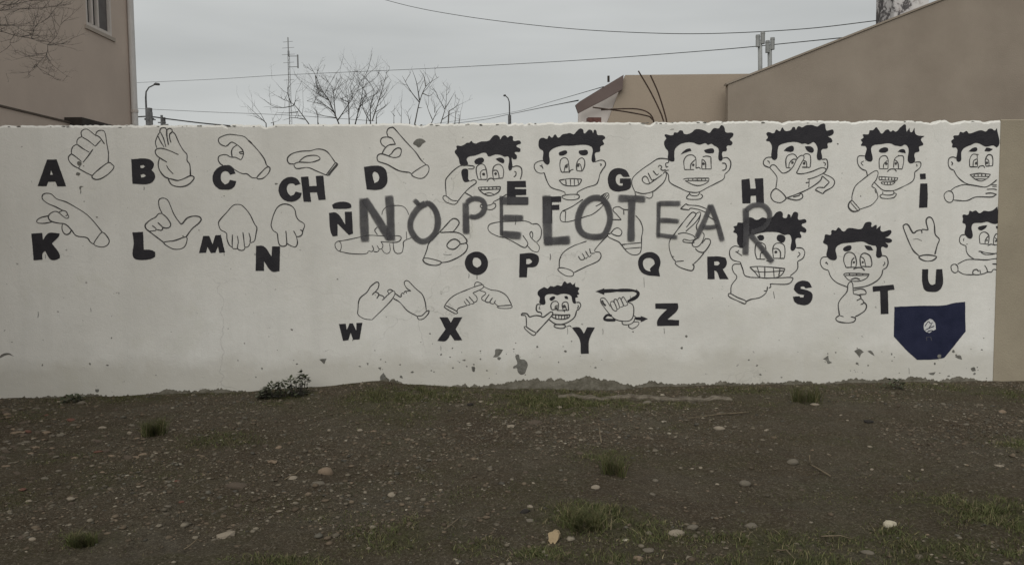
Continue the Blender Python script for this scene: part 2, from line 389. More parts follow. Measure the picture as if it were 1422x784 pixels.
# ------------------------------------------------------------------ paint on the wall
class Zoom:                                   # tracing frame: picture region and its magnification
    def __init__(s, x0, y0, k): s.x0, s.y0, s.k = x0, y0, k
    def __call__(s, p): return wall_hit(s.x0+p[0]/s.k, s.y0+p[1]/s.k)
    def m(s, d): return d/s.k*0.00688         # tracing pixels -> metres on the wall
_layer = [0]
def paint(name, label, Z, strokes=(), fills=(), width=1.55, material='line', parent=None, base=.0015, dots=()):
    """flat paint: strokes = polylines, fills = polygons (outer, hole, ...), dots = (x, y, r)"""
    V = []; Fc = []
    off = base
    wm = width*0.00688
    for st in strokes:
        wd = wm
        if isinstance(st, tuple) and isinstance(st[0], (int, float)) and isinstance(st[1], list): wd = st[0]*0.00688; st = st[1]
        uv = catmull([Z(p) for p in st], .009); n0 = len(V); n = len(uv); off += .00003
        ph = random.random()*50
        for i, p in enumerate(uv):
            a = uv[max(i-1, 0)]; b = uv[min(i+1, n-1)]; dx, dz = b[0]-a[0], b[1]-a[1]; l = math.hypot(dx, dz) or 1
            w = wd*.5*(.60+.58*float(vnoise(ph+i*.16, 1.5, 3)))
            if i in (0, n-1): w *= .6
            V.append(rel(wp(p[0]-dz/l*w, p[1]+dx/l*w, off))); V.append(rel(wp(p[0]+dz/l*w, p[1]-dx/l*w, off)))
        for i in range(n-1): Fc.append((n0+2*i, n0+2*i+1, n0+2*i+3, n0+2*i+2))
    for fl in fills:
        off += .00003
        rings = fl if isinstance(fl[0], list) else [fl]
        loops = []
        for r in rings:
            pts = round_ring([Z(p) for p in r], {'hair': 125, 'eyebrow': 100, 'painted_letter': 58, 'bare_cement_patch': 95}.get(name, 20))
            res = []
            for i in range(len(pts)):                      # hand-brushed edge: subdivide and wobble
                a, b = pts[i], pts[(i+1) % len(pts)]; k = max(1, int(math.dist(a, b)/.02))
                for j in range(k):
                    t = j/k; jit = .0018 if k > 1 else .0008
                    res.append((a[0]+(b[0]-a[0])*t+random.uniform(-jit, jit), a[1]+(b[1]-a[1])*t+random.uniform(-jit, jit)))
            loops.append(res)
        n0 = len(V); flat = [p for l in loops for p in l]
        tris = tessellate_polygon([[Vector((p[0], p[1], 0)) for p in l] for l in loops])
        V += [rel(wp(p[0], p[1], off)) for p in flat]; Fc += [tuple(n0+i for i in tr) for tr in tris]
    for (x, y, r) in dots:
        c = Z((x, y)); R = Z.m(r); n0 = len(V); off += .00003
        V += [rel(wp(c[0]+R*math.cos(a)*random.uniform(.85, 1.1), c[1]+R*math.sin(a)*random.uniform(.85, 1.1), off)) for a in [2*math.pi*k/12 for k in range(12)]]
        Fc.append(tuple(range(n0, n0+12)))
    par = parent or wall_root
    o = mesh_obj(name, V, Fc, M[material], par)
    if label: o['label'] = label
    return o
def letter(ch, Z, *polys):
    return paint('painted_letter', 'black block letter %s painted on the wall' % ch, Z, fills=polys, material='black', base=.0024)
def hand(ch, Z, strokes, width=1.55):
    return paint('painted_hand', 'outline drawing of a hand signing %s' % ch, Z, strokes, width=width)
def face(ch, Z, hair, brows, lines, pupils, width=1.5, what='a cartoon face with a hand signing'):
    o = paint('painted_face', 'line drawing of %s %s' % (what, ch), Z, lines, width=width, dots=pupils)
    for h in hair: paint('hair', None, Z, fills=[h], material='black', parent=o, base=.002)
    for b in brows: paint('eyebrow', None, Z, fills=[b], material='black', parent=o, base=.002)
    return o

# --- top row
Z = Zoom(40, 170, 7.843)
hand('A', Z, [[(540,500),(480,465),(440,420),(433,375),(465,342)], [(465,342),(465,300),(485,260),(525,238)], [(525,238),(525,200),(545,170),(578,157)],
  [(578,157),(570,110),(590,82),(630,73),(660,88),(720,138)], [(465,342),(520,380),(575,428)], [(525,238),(590,285),(660,325)], [(578,157),(650,200),(722,258)],
  [(590,435),(640,375),(700,290)], [(722,262),(785,195)], [(720,138),(770,160),(825,235)], [(728,138),(740,105),(770,88),(815,92),(835,130),(850,230),(868,340),(865,438)],
  [(540,500),(560,475)], [(540,500),(620,545),(692,580)], [(692,580),(770,505),(865,438),(905,455),(928,487),(880,550),(800,605),(740,622),(700,608),(692,580)]])
letter('A', Z, [[(200,405),(305,403),(408,695),(312,697),(290,645),(212,648),(195,695),(97,693)], [(245,520),(262,570),(232,570)]])
Z = Zoom(170, 170, 7.843)
hand('B', Z, [[(375,280),(360,215),(382,150),(405,110)], [(405,110),(415,70),(440,58),(470,62),(483,90)], [(415,105),(450,180),(475,270)], [(388,150),(420,215),(455,270)],
  [(483,75),(485,150),(503,245)], [(485,80),(515,65),(540,80),(542,105)], [(542,105),(515,130),(517,180),(530,220)], [(542,100),(575,130),(620,230),(665,305),(703,350),(705,415),(735,465),(742,580)],
  [(487,433),(430,400),(375,360),(357,315),(375,290),(430,283),(520,310),(612,352)], [(403,392),(390,460),(410,530),(460,590),(510,612)], [(480,465),(505,510),(555,562)],
  [(510,612),(600,632),(670,612),(742,580),(782,602),(745,655),(690,690),(620,700),(550,685),(515,650),(510,612)]], 1.75)
letter('B', Z, [[(97,400),(280,398),(330,425),(345,465),(318,520),(350,555),(358,595),(330,645),(290,668),(110,668)], [(195,470),(230,465),(246,482),(225,497),(200,495)], [(200,570),(235,562),(258,578),(235,597),(205,598)]])
Z = Zoom(290, 170, 7.843)
hand('C', Z, [[(185,262),(130,240),(105,200),(120,165),(210,132),(300,138),(385,155),(440,205),(500,265),(560,335),(605,400),(628,465)],
  [(185,262),(210,245),(250,215),(310,245),(360,290),(378,335),(365,385),(345,405),(290,380),(240,378),(185,352),(115,365),(103,410),(130,455),(155,465)],
  [(305,248),(265,275),(247,320),(255,378)], [(328,325),(372,318)], [(330,330),(345,340),(378,342)], [(200,465),(240,478),(290,520),(365,558),(415,560),(470,600),(522,605)],
  [(522,605),(580,535),(628,490),(655,485),(668,510),(640,565),(580,612),(522,605)], [(628,465),(655,485)], (2.6, [(430,195),(475,235)])])
letter('C', Z, [(292,555),(262,500),(205,468),(150,470),(85,505),(45,570),(42,630),(65,685),(115,725),(180,732),(245,725),(285,685),(300,638),(230,625),(212,660),(175,675),(140,640),(130,595),(150,540),(190,530),(215,545),(232,570)])
Z = Zoom(370, 180, 7.843)
hand('CH', Z, [[(300,375),(250,370),(228,335),(235,300),(280,262),(370,237),(480,230),(550,212),(620,220),(675,255),(750,358)],
  [(300,375),(350,355),(480,357),(560,335),(585,315),(560,288),(510,280),(430,292),(380,325),(355,352)], [(300,378),(305,400),(335,425),(450,413),(540,448),(650,495)],
  [(650,495),(680,500)], [(680,500),(780,378)], [(780,378),(752,358)], [(752,358),(650,495)], [(672,492),(765,375)]])
letter('C of the CH pair', Z, [(372,590),(340,540),(280,515),(215,525),(160,570),(132,640),(145,710),(190,765),(260,785),(330,770),(370,735),(385,688),(318,675),(300,705),(265,720),(235,690),(222,640),(240,595),(270,585),(300,590),(315,608)])
letter('H of the CH pair', Z, [(375,515),(458,510),(468,615),(548,612),(537,505),(620,500),(645,762),(568,768),(550,682),(475,685),(488,785),(405,785)])
Z = Zoom(490, 170, 7.843)
hand('D', Z, [[(385,160),(370,110),(385,70),(425,55),(455,70),(560,190),(680,320),(740,405),(800,462)], [(385,155),(425,172),(450,210),(465,240)], [(425,175),(370,160),(320,168),(302,200),(315,240),(355,270)],
  [(465,238),(400,245),(355,275),(318,338)], [(530,310),(520,285),(490,278),(450,300),(420,340),(390,362)],
  [(530,310),(515,360),(480,380),(430,380),(380,362),(310,342),(270,360),(265,400),(285,428),(380,460),(500,525),(615,545),(640,568)], (2.3, [(380,460),(500,525),(600,545)]),
  [(640,568),(700,515),(800,462),(830,500),(815,555),(765,605),(700,605),(640,568)]])
letter('D', Z, [[(120,485),(250,470),(320,482),(360,520),(375,580),(372,660),(330,715),(270,735),(150,728)], [(218,550),(235,535),(265,548),(285,580),(285,620),(265,648),(235,660)]])
ZD = Z
Z = Zoom(600, 175, 6.536)
face('E', Z, [[(325,350),(262,355),(240,290),(205,228),(225,205),(220,182),(265,180),(300,165),(315,152),(340,152),(358,135),(370,150),(400,160),(430,145),(520,130),(555,90),(590,83),(612,100),(618,125),(640,92),(665,85),(685,105),(705,90),(735,97),(735,130),(800,135),(808,155),(765,180),(803,210),(800,232),(750,240),(770,270),(765,300),(735,300),(722,285),(722,395),(705,408),(695,395),(688,275),(660,280),(620,262),(575,258),(510,275),(490,245),(400,265),(315,295)],
  [(275,395),(320,390),(328,430),(330,485),(345,500),(295,507),(272,460),(265,420)]],
 [[(382,325),(400,300),(465,292),(470,320),(390,342)], [(575,300),(600,288),(640,292),(658,318),(648,338),(620,330)]],
 [[(418,485),(402,420),(405,370),(440,345),(475,355),(492,400),(500,450),(497,485)], [(418,485),(497,485)], [(445,482),(437,430),(455,402),(487,395)],
  [(557,478),(550,420),(560,370),(600,347),(635,365),(650,410),(643,472)], [(643,472),(557,480)], [(555,402),(590,405),(605,440),(608,475)], [(497,507),(515,480),(545,475),(570,500)],
  [(420,555),(622,550)], [(622,550),(610,590),(570,620),(520,632),(470,615),(430,580),(420,555)], [(425,580),(612,572)], [(445,555),(447,578)], [(480,553),(481,577)], [(515,553),(516,576)], [(550,552),(551,575)], [(585,551),(586,574)], [(475,615),(520,605),(560,618)],
  [(722,375),(770,362),(808,380),(815,430),(800,485)], [(745,410),(762,420),(758,450),(740,462)], [(300,605),(365,642)], [(680,618),(620,655),(555,688)],
  [(555,690),(552,700),(575,705),(575,735),(540,758),(490,755)], [(475,720),(440,715),(440,735),(465,745)], [(475,722),(530,715),(555,700)],
  [(128,630),(122,500),(150,450),(210,390),(270,358),(370,362),(382,375),(370,388),(325,390)], [(235,680),(290,610),(340,560),(395,520),(400,500),(380,488),(345,500)],
  [(120,630),(98,652),(130,690),(190,710),(215,705),(235,680),(180,672),(120,630)]], [(468,437,14), (577,432,13)])
letter('E', Z, [(680,500),(850,497),(853,555),(752,555),(752,570),(855,572),(855,625),(760,628),(760,642),(870,645),(870,715),(680,715)])
Z = Zoom(735, 170, 6.536)
face('F', Z, [[(165,385),(125,345),(122,255),(95,240),(83,190),(95,150),(130,140),(160,150),(180,120),(205,140),(235,108),(262,140),(300,110),(340,102),(375,97),(400,110),(430,80),(465,55),(492,70),(495,100),(545,65),(570,75),(578,100),(595,65),(612,85),(615,110),(670,118),(690,140),(665,165),(680,195),(645,220),(640,265),(600,275),(597,358),(578,365),(570,230),(540,210),(480,203),(380,212),(300,212),(240,228),(185,265),(180,375)]],
 [[(265,280),(290,262),(342,258),(345,275),(272,298)], [(447,262),(480,252),(528,255),(528,290),(500,300),(460,290)]],
 [[(292,452),(278,400),(285,340),(320,320),(350,340),(360,400),(362,450)], [(362,450),(290,452)], [(315,450),(325,405),(345,380),(360,380)], [(432,440),(428,390),(445,340),(480,322),(502,350),(500,400),(480,443)], [(480,443),(432,440)],
  [(430,380),(455,375),(470,400),(475,440)], [(402,425),(375,435),(360,458)], [(270,525),(370,510),(475,515)], [(475,515),(465,545),(440,570),(380,577),(310,565),(270,525)], [(330,520),(335,565)], [(372,513),(376,575)], [(408,513),(410,572)], [(440,515),(448,560)],
  [(155,350),(105,348),(55,370),(45,410),(70,450),(110,462),(135,455)], [(95,392),(115,400),(125,420)], [(115,400),(115,380)], [(590,360),(650,342),(685,355),(690,390),(660,435),(640,470)], [(640,375),(655,380),(645,395)],
  [(135,455),(160,530),(200,590),(290,620),(322,635),(325,655)], [(640,470),(625,530),(600,565),(520,590),(440,630),(435,655)], [(295,675),(330,658),(400,652),(450,660),(445,690),(390,703),(330,698),(295,675)]],
 [(335,398,15), (442,390,14)], what='a smiling cartoon face above the hand signing')
letter('G', Z, [(912,492),(885,440),(840,418),(790,415),(740,440),(715,490),(715,550),(735,600),(780,625),(850,622),(905,605),(921,585),(921,508),(822,508),(822,550),(848,552),(848,572),(815,572),(790,545),(785,500),(805,472),(830,470),(850,492)])
Z = Zoom(870, 165, 6.531)
face('G', Z, [[(400,385),(378,370),(375,290),(350,260),(342,205),(360,178),(345,145),(400,150),(425,145),(430,125),(465,125),(480,105),(510,110),(520,135),(590,125),(620,98),(665,95),(715,110),(750,128),(790,85),(840,85),(855,58),(880,65),(892,95),(895,118),(970,135),(960,165),(938,185),(962,215),(950,240),(910,245),(908,290),(870,300),(868,375),(845,382),(830,265),(790,240),(770,225),(740,238),(720,222),(660,235),(600,215),(540,215),(480,235),(440,275),(432,330),(430,385)]],
 [[(490,325),(520,290),(580,270),(590,290),(540,305)], [(702,285),(740,272),(790,275),(793,305),(760,313),(715,305)]],
 [[(525,458),(520,380),(550,335),(595,328),(622,345)], [(525,460),(615,460)], [(620,340),(630,375),(630,450)], [(580,455),(585,410),(625,368)], [(690,345),(725,338),(765,345)], [(765,345),(768,455)], [(768,455),(680,455)], [(685,365),(682,450)], [(690,365),(715,395),(718,450)],
  [(630,450),(655,440),(672,455)], [(512,548),(560,540),(748,538)], [(748,538),(740,570),(690,598),(640,605),(590,592),(530,560)], [(530,562),(620,560),(745,562)], [(560,542),(562,558)], [(600,540),(601,559)], [(640,540),(641,560)], [(680,540),(681,560)], [(715,540),(716,561)],
  [(870,358),(910,352),(940,380),(945,420),(930,465),(892,500)], [(865,402),(895,405),(905,430),(895,460),(865,468)],
  [(360,480),(380,510),(385,560),(410,590),(480,625),(560,660),(650,665),(740,620),(830,575),(880,545),(892,500)], [(570,665),(580,690),(620,698),(650,690),(665,665)], [(575,675),(545,710),(560,728),(660,728),(690,700),(670,680)],
  [(75,660),(48,590),(60,530),(130,465),(210,410),(280,365),(340,360),(380,370),(380,395),(355,405),(360,440)], [(360,440),(380,430)], [(345,470),(385,465)], [(330,500),(350,480),(362,510),(340,570),(290,620),(235,660),(150,678),(75,660)],
  [(325,505),(260,550),(200,590),(155,575),(142,545),(165,520),(190,535),(210,585)], [(195,490),(230,555),(250,545)], [(240,470),(275,510),(290,495)], [(285,440),(300,420),(320,435),(310,455),(330,468),(355,460)],
  [(75,665),(85,700)], [(238,655),(235,700),(210,720),(175,710)]], [(605,418,12), (697,408,13)])
Z = Zoom(1020, 165, 6.033)
face('H', Z, [[(320,342),(310,220),(290,190),(263,182),(280,155),(265,125),(275,112),(330,120),(350,90),(380,105),(400,72),(420,100),(470,95),(490,68),(505,70),(512,95),(535,62),(565,72),(600,55),(650,52),(695,65),(715,50),(755,42),(762,75),(770,98),(825,92),(830,120),(810,140),(780,148),(815,170),(818,195),(780,205),(780,245),(730,258),(730,340),(700,345),(692,235),(660,195),(640,205),(615,215),(590,205),(570,210),(520,195),(440,200),(370,228),(362,260),(348,340)]],
 [[(410,268),(440,240),(490,228),(498,250),(490,272)], [(588,232),(640,232),(665,262),(655,282),(610,270)]],
 [[(432,405),(430,340),(450,305),(490,295),(515,310),(525,335)], [(430,408),(470,412)], [(455,408),(460,370),(490,340),(520,340)], [(575,305),(600,292),(632,305),(638,350),(633,407)], [(633,407),(565,405)], [(575,350),(600,360),(605,402)],
  [(295,410),(310,388),(340,390),(375,430),(405,455),(450,440),(490,400),(520,340),(550,310),(575,308),(582,330),(560,370),(530,430),(522,455),(570,460),(650,440),(710,415),(750,410),(767,430),(745,455),(690,482),(640,500),(610,505)],
  [(625,510),(622,575)], [(595,535),(622,532)], [(735,478),(715,520),(640,575),(560,615),(430,665)], [(295,410),(330,450),(355,490),(350,550),(345,585)],
  [(345,585),(310,615),(305,655),(330,690),(380,702),(415,685),(430,660),(395,615),(345,585)], [(430,660),(480,675),(530,680),(568,660),(568,632),(550,628),(545,640),(490,655)],
  [(318,322),(270,325),(242,355),(250,390),(295,410)], [(275,350),(290,360),(292,375)], [(730,340),(770,340),(780,375),(778,410),(762,435)], [(742,362),(762,375),(755,395)],
  [(745,460),(810,490),(838,525),(820,570),(760,605),(740,628)], [(740,628),(675,595)], [(675,595),(700,575),(745,575)], [(735,478),(795,530)], [(795,530),(745,580)]],
 [(485,367,12), (583,373,12)], 1.7)
letter('H', Z, [(57,510),(125,500),(133,585),(178,583),(168,500),(240,497),(247,708),(183,708),(178,642),(135,645),(133,708),(65,708)])
Z = Zoom(1165, 165, 5.807)
face('I', Z, [[(262,342),(212,325),(218,225),(175,212),(190,190),(175,170),(200,150),(190,130),(240,122),(245,95),(275,92),(300,68),(320,90),(345,120),(370,95),(395,85),(418,105),(435,92),(455,105),(500,65),(535,45),(540,75),(545,105),(568,72),(580,110),(608,72),(620,125),(690,140),(660,165),(680,210),(645,225),(648,262),(612,275),(608,350),(565,355),(558,235),(535,208),(500,222),(470,218),(450,215),(420,200),(340,205),(265,225)]],
 [[(320,262),(335,240),(395,238),(397,258),(330,270)], [(472,265),(500,245),(530,250),(538,278)]],
 [[(325,400),(325,330),(345,302),(380,300),(397,330)], [(325,403),(395,403)], [(358,398),(362,365),(390,335)], [(397,330),(395,403)], [(440,395),(447,330),(475,302),(515,300),(522,340),(510,405)], [(510,405),(440,403)], [(450,330),(475,355),(480,400)],
  [(388,428),(410,408),(445,405),(465,425)], [(322,465),(475,475)], [(475,475),(465,498)], [(465,498),(325,492)], [(325,492),(322,465)], [(345,468),(346,492)], [(372,469),(373,494)], [(400,470),(400,496)], [(425,472),(425,497)], [(450,474),(448,498)],
  [(338,510),(455,508)], [(455,508),(430,528),(390,532),(350,525),(338,510)], [(365,511),(368,527)], [(390,510),(391,532)], [(415,510),(413,530)],
  [(210,300),(165,298),(148,320),(155,370),(185,405),(220,418)], [(200,340),(178,355),(195,378)], [(608,350),(655,350),(655,390),(610,430)], [(625,365),(630,385)], [(220,418),(230,465)], [(288,515),(350,572),(400,580),(450,575),(530,540),(590,505),(608,470),(610,430)],
  [(352,585),(355,610)], [(352,605),(330,620),(345,638),(400,642),(445,632),(462,605),(440,595)], [(355,610),(400,615),(440,605),(440,580)],
  [(105,655),(105,620),(130,545),(190,490),(270,430),(305,418),(315,440),(300,490),(265,540),(295,565),(310,610),(310,640),(260,695),(170,728)], [(288,570),(300,600)],
  (2.2, [(105,655),(80,680),(78,715),(110,745),(150,742),(170,728)]), [(170,728),(105,655)], [(95,675),(150,738)]], [(381,362,11), (458,360,11)], 1.4)
letter('i', Z, [(652,443),(698,440),(700,485),(655,487)], [(655,522),(712,520),(715,620),(712,715),(645,717),(650,600)])
Z = Zoom(1290, 165, 5.81)
face('J', Z, [[(228,345),(222,235),(185,228),(190,205),(178,180),(200,160),(195,140),(240,130),(250,105),(275,112),(305,98),(320,118),(345,115),(380,102),(420,92),(460,102),(480,82),(510,82),(530,95),(548,72),(549,230),(520,215),(460,225),(405,200),(380,195),(330,215),(285,235),(262,265),(252,345)]],
 [[(318,265),(345,240),(385,232),(388,255)], [(448,260),(460,235),(515,245),(490,262)]],
 [[(328,385),(328,330),(350,288),(385,290),(390,320)], [(328,387),(392,388)], [(355,385),(360,340),(388,322)], [(390,322),(392,385)], [(458,380),(455,330),(475,292),(505,295),(515,330),(513,380)], [(513,380),(458,382)], [(458,322),(480,335),(485,378)],
  [(395,400),(410,382),(440,380),(450,398)], [(330,450),(410,440),(497,448)], [(497,448),(470,480),(420,502),(370,485),(330,450)], [(350,465),(485,465)], [(365,447),(367,465)], [(395,443),(396,465)], [(425,441),(426,465)], [(455,444),(455,465)], [(375,485),(460,485)],
  [(225,320),(195,308),(162,320),(155,365),(170,400),(200,415)], [(180,345),(190,360),(182,375)], [(200,415),(225,460),(265,500),(320,528),(440,550),(490,535),(547,492)],
  [(172,582),(215,550),(300,530),(440,550)], [(500,532),(547,532)], [(510,545),(547,545)], [(465,568),(520,566),(547,572)], [(455,602),(500,598),(530,605),(547,610)], [(540,612),(500,630),(380,630),(300,660),(195,655)],
  [(150,583),(185,590),(198,630),(185,668),(155,672),(130,650),(122,610),(150,583)]], [(380,358,12), (465,355,12)], 1.6, what='a half-covered cartoon face over a flat hand signing')
# --- second row
Z = Zoom(30, 260, 7.129)
hand('K', Z, [[(460,275),(440,240),(400,225),(330,190),(260,160),(210,120),(205,85),(230,62),(290,65),(350,115),(440,145),(540,200),(640,265),(720,345),(800,445)],
  [(460,270),(468,295),(445,308),(410,285),(365,248),(330,238),(290,255),(265,285),(275,320),(310,342),(370,355),(420,360),(460,385),(500,430),(545,480),(645,498),(680,540),(718,565)],
  [(370,245),(405,232)], [(435,285),(462,270)], [(265,282),(190,300),(150,330),(165,353),(230,355),(305,342)], [(405,362),(400,400),(410,440),(440,467),(475,455),(492,425)],
  [(718,565),(745,505),(800,445),(850,490),(868,535),(845,575),(790,590),(718,565)]])
letter('K', Z, [(97,458),(205,450),(213,520),(265,455),(378,455),(375,475),(302,555),(380,670),(378,700),(340,718),(290,715),(235,630),(210,650),(208,715),(120,722),(110,600)])
Z = Zoom(170, 265, 7.129)
hand('L', Z, [[(395,225),(365,160),(360,95),(390,72),(430,78),(460,110),(510,230),(565,310),(590,325),(640,270),(700,250),(760,255),(780,285),(750,325),(690,375),(630,455)],
  [(395,225),(360,225),(325,262),(280,285),(230,330),(230,365),(265,400),(410,510)], [(395,225),(440,265),(478,325),(465,360),(430,368),(400,360)], [(350,312),(390,350),(400,370),(385,390),(340,382)], [(295,342),(335,375),(330,392),(265,398)],
  [(410,510),(520,490),(630,455),(635,510),(605,560),(545,577),(480,565),(410,510)]], 1.7)
letter('L', Z, [(98,410),(205,405),(210,500),(212,580),(290,585),(325,605),(325,650),(290,670),(220,682),(130,675),(110,660),(112,500)])
Z = Zoom(270, 270, 6.535)
hand('M', Z, [[(345,480),(315,455),(295,400),(290,350),(240,320),(222,280),(225,240),(290,165),(350,100),(400,90),(440,105),(500,175),(545,265),(567,300),(560,350),(545,420),(515,435)],
  [(345,362),(345,480),(370,492),(390,490)], [(390,375),(398,430),(392,490),(430,507),(455,495),(458,478)], [(440,342),(450,420),(458,475),(490,470),(505,440)], [(495,348),(508,400),(505,432),(520,438)]])
letter('M', Z, [(80,375),(135,375),(165,450),(190,370),(240,365),(278,525),(225,528),(215,470),(190,528),(150,530),(118,475),(105,528),(42,530)])
hand('N', Z, [[(752,350),(715,325),(697,285),(700,250),(720,180),(755,115),(810,87),(870,98),(910,135),(925,200),(950,235),(990,260),(1000,285),(985,325),(975,365),(945,382),(925,380)],
  [(752,350),(765,440),(790,468),(825,465),(838,440),(830,328)], [(838,440),(870,462),(915,475),(935,440),(925,380),(900,328)], [(960,318),(985,335)]])
letter('N', Z, [(560,465),(625,467),(700,560),(705,470),(778,470),(772,695),(705,698),(632,605),(632,692),(555,692)])
Z = Zoom(440, 260, 6.533)
letter('Ñ', Z, [(138,160),(170,140),(285,138),(312,160),(312,185),(290,192),(150,195)], [(110,232),(175,230),(258,335),(253,222),(318,220),(328,420),(290,432),(188,330),(188,440),(145,445),(130,420)])
hand('Ñ', Z, [[(185,490),(280,475),(395,450),(480,435),(600,440),(740,440),(765,460),(745,490),(690,500),(580,492)], [(590,250),(600,210),(640,175),(720,165),(780,172),(815,205),(835,250)], [(580,492),(600,525),(585,560),(560,555)], [(545,525),(565,565),(545,585),(515,580)],
  [(500,525),(515,560),(500,582),(470,575)], [(465,575),(460,595),(410,605),(300,600),(205,580)], [(590,560),(610,590),(640,600),(665,575),(660,510)], [(692,500),(700,570),(725,598),(770,590),(785,540),(790,490),(860,455)], [(812,400),(815,470)], [(550,360),(525,390),(550,430)],
  [(190,490),(215,500),(222,545),(205,578),(175,555),(165,515),(190,490)]], 1.3)
Z = Zoom(560, 260, 6.03)
hand('O', Z, [[(168,600),(195,530),(220,460),(300,380)], [(310,378),(430,375),(490,395),(530,440),(525,465),(475,475)], [(300,380),(360,315),(410,265),(450,268),(468,300),(440,345),(415,375)], [(475,470),(440,435),(395,445),(365,485),(385,512),(430,515),(475,470)],
  [(525,465),(540,490),(520,540),(460,585),(380,620),(315,630)], (.7, [(335,560),(380,565),(410,560)]), [(165,600),(200,592),(280,610),(320,628),(290,650),(230,650),(180,630),(165,600)]], 1.8)
letter('O', Z, [[(515,630),(522,600),(535,572),(575,545),(610,538),(645,542),(690,575),(710,630),(695,690),(645,730),(610,733),(580,725),(535,690)], [(580,620),(590,590),(620,588),(650,615),(650,650),(620,672),(590,655)]])
letter('P', Z, [[(975,555),(1090,552),(1130,575),(1135,620),(1110,660),(1040,670),(1035,752),(970,752)], [(1030,600),(1060,598),(1080,620),(1060,640),(1030,642)]])
hand('P', Z, [[(840,420),(800,412),(740,385),(710,350),(725,310),(805,290),(920,285),(1000,280),(1050,290),(1080,308)], [(1080,308),(1125,308),(1155,350),(1150,420),(1115,460)], [(840,415),(920,455),(1010,503),(1038,485),(1040,460),(1000,400)],
  [(1115,460),(1140,500),(1125,540),(1080,530),(1040,490)], [(1110,460),(1070,420),(1060,385),(1075,370),(1085,395),(1080,425)]], 1.4)
Z = Zoom(740, 260, 6.03)
letter('F', Z, [(80,78),(237,75),(237,122),(160,125),(160,148),(220,145),(222,188),(162,190),(162,300),(85,300)])
hand('F', Z, [[(245,200),(330,160),(420,100)], [(275,200),(270,290)], [(245,200),(275,200)], [(245,200),(230,230),(232,275),(270,290),(350,275),(440,245),(500,225),(560,180),(605,130)], [(555,85),(600,55),(630,50),(637,80),(620,105)], [(570,90),(600,60)], [(585,95),(615,60)], [(600,100),(630,65)], [(525,160),(590,125)]], 1.4)
hand('Q with curled fingers', Z, [[(220,670),(225,600),(260,540),(340,490),(450,450)], [(340,715),(440,665),(540,620),(570,580),(560,545),(520,540)], [(520,540),(520,520),(570,460),(625,405)], [(380,575),(400,605),(430,600),(430,580)], [(412,550),(440,595),(460,580)], [(440,532),(470,580),(490,565)], [(475,510),(485,550),(520,550)],
  [(208,685),(240,672),(310,690),(340,715),(330,742),(280,740),(235,715),(208,685)]], 1.4)
hand('Q with looped thumb', Z, [[(740,272),(700,225),(672,195),(680,170),(720,163),(760,185),(800,188)], [(760,190),(762,230)], [(660,270),(740,272)],
  [(860,235),(900,285),(920,350),(910,420),(908,510),(890,555),(840,565),(790,540),(740,480),(715,455),(640,420),(625,395),(650,385),(680,350),(715,340),(745,370),(730,405),(690,402),(655,385)], [(740,480),(908,462)], [(760,515),(908,502)]], 1.5)
letter('Q', Z, [[(880,630),(900,575),(950,545),(1010,545),(1055,580),(1068,630),(1055,690),(1065,745),(1010,740),(960,735),(905,705)], [(920,640),(930,605),(970,590),(1010,605),(1020,640),(1000,660),(980,680),(985,705),(945,690)]])
Z = Zoom(880, 265, 6.03)
hand('R', Z, [[(390,150),(440,105)], [(440,105),(455,118),(540,125),(610,150)], [(390,150),(465,160)], [(465,160),(475,145),(540,155),(600,178)], [(330,375),(400,280),(475,190),(505,180),(520,200),(490,240),(440,305)], [(435,340),(520,260),(560,195),(555,178),(530,185),(500,230)],
  [(560,195),(545,250),(525,290),(530,330)], [(620,210),(690,255)], [(330,375),(300,420),(298,480),(320,550),(355,595)], [(370,360),(420,350),(480,365),(510,385),(510,405),(470,415),(420,405),(415,425),(480,435),(510,430)],
  [(575,345),(590,370),(575,420),(545,460),(510,468),(490,450),(500,420),(540,390)], [(595,398),(635,405),(640,440),(590,510),(540,505),(515,480)], [(600,400),(570,440)], [(590,515),(545,570),(500,612)],
  [(355,595),(345,605),(380,635),(440,658),(490,665),(505,630),(490,612)], [(355,590),(420,585)]], 1.6)
letter('R', Z, [[(615,550),(720,548),(770,560),(780,600),(765,640),(745,655),(795,738),(720,738),(690,670),(675,665),(678,738),(618,738)], [(672,590),(710,590),(720,605),(705,622),(675,620)]])
Z = Zoom(1000, 285, 5.407)
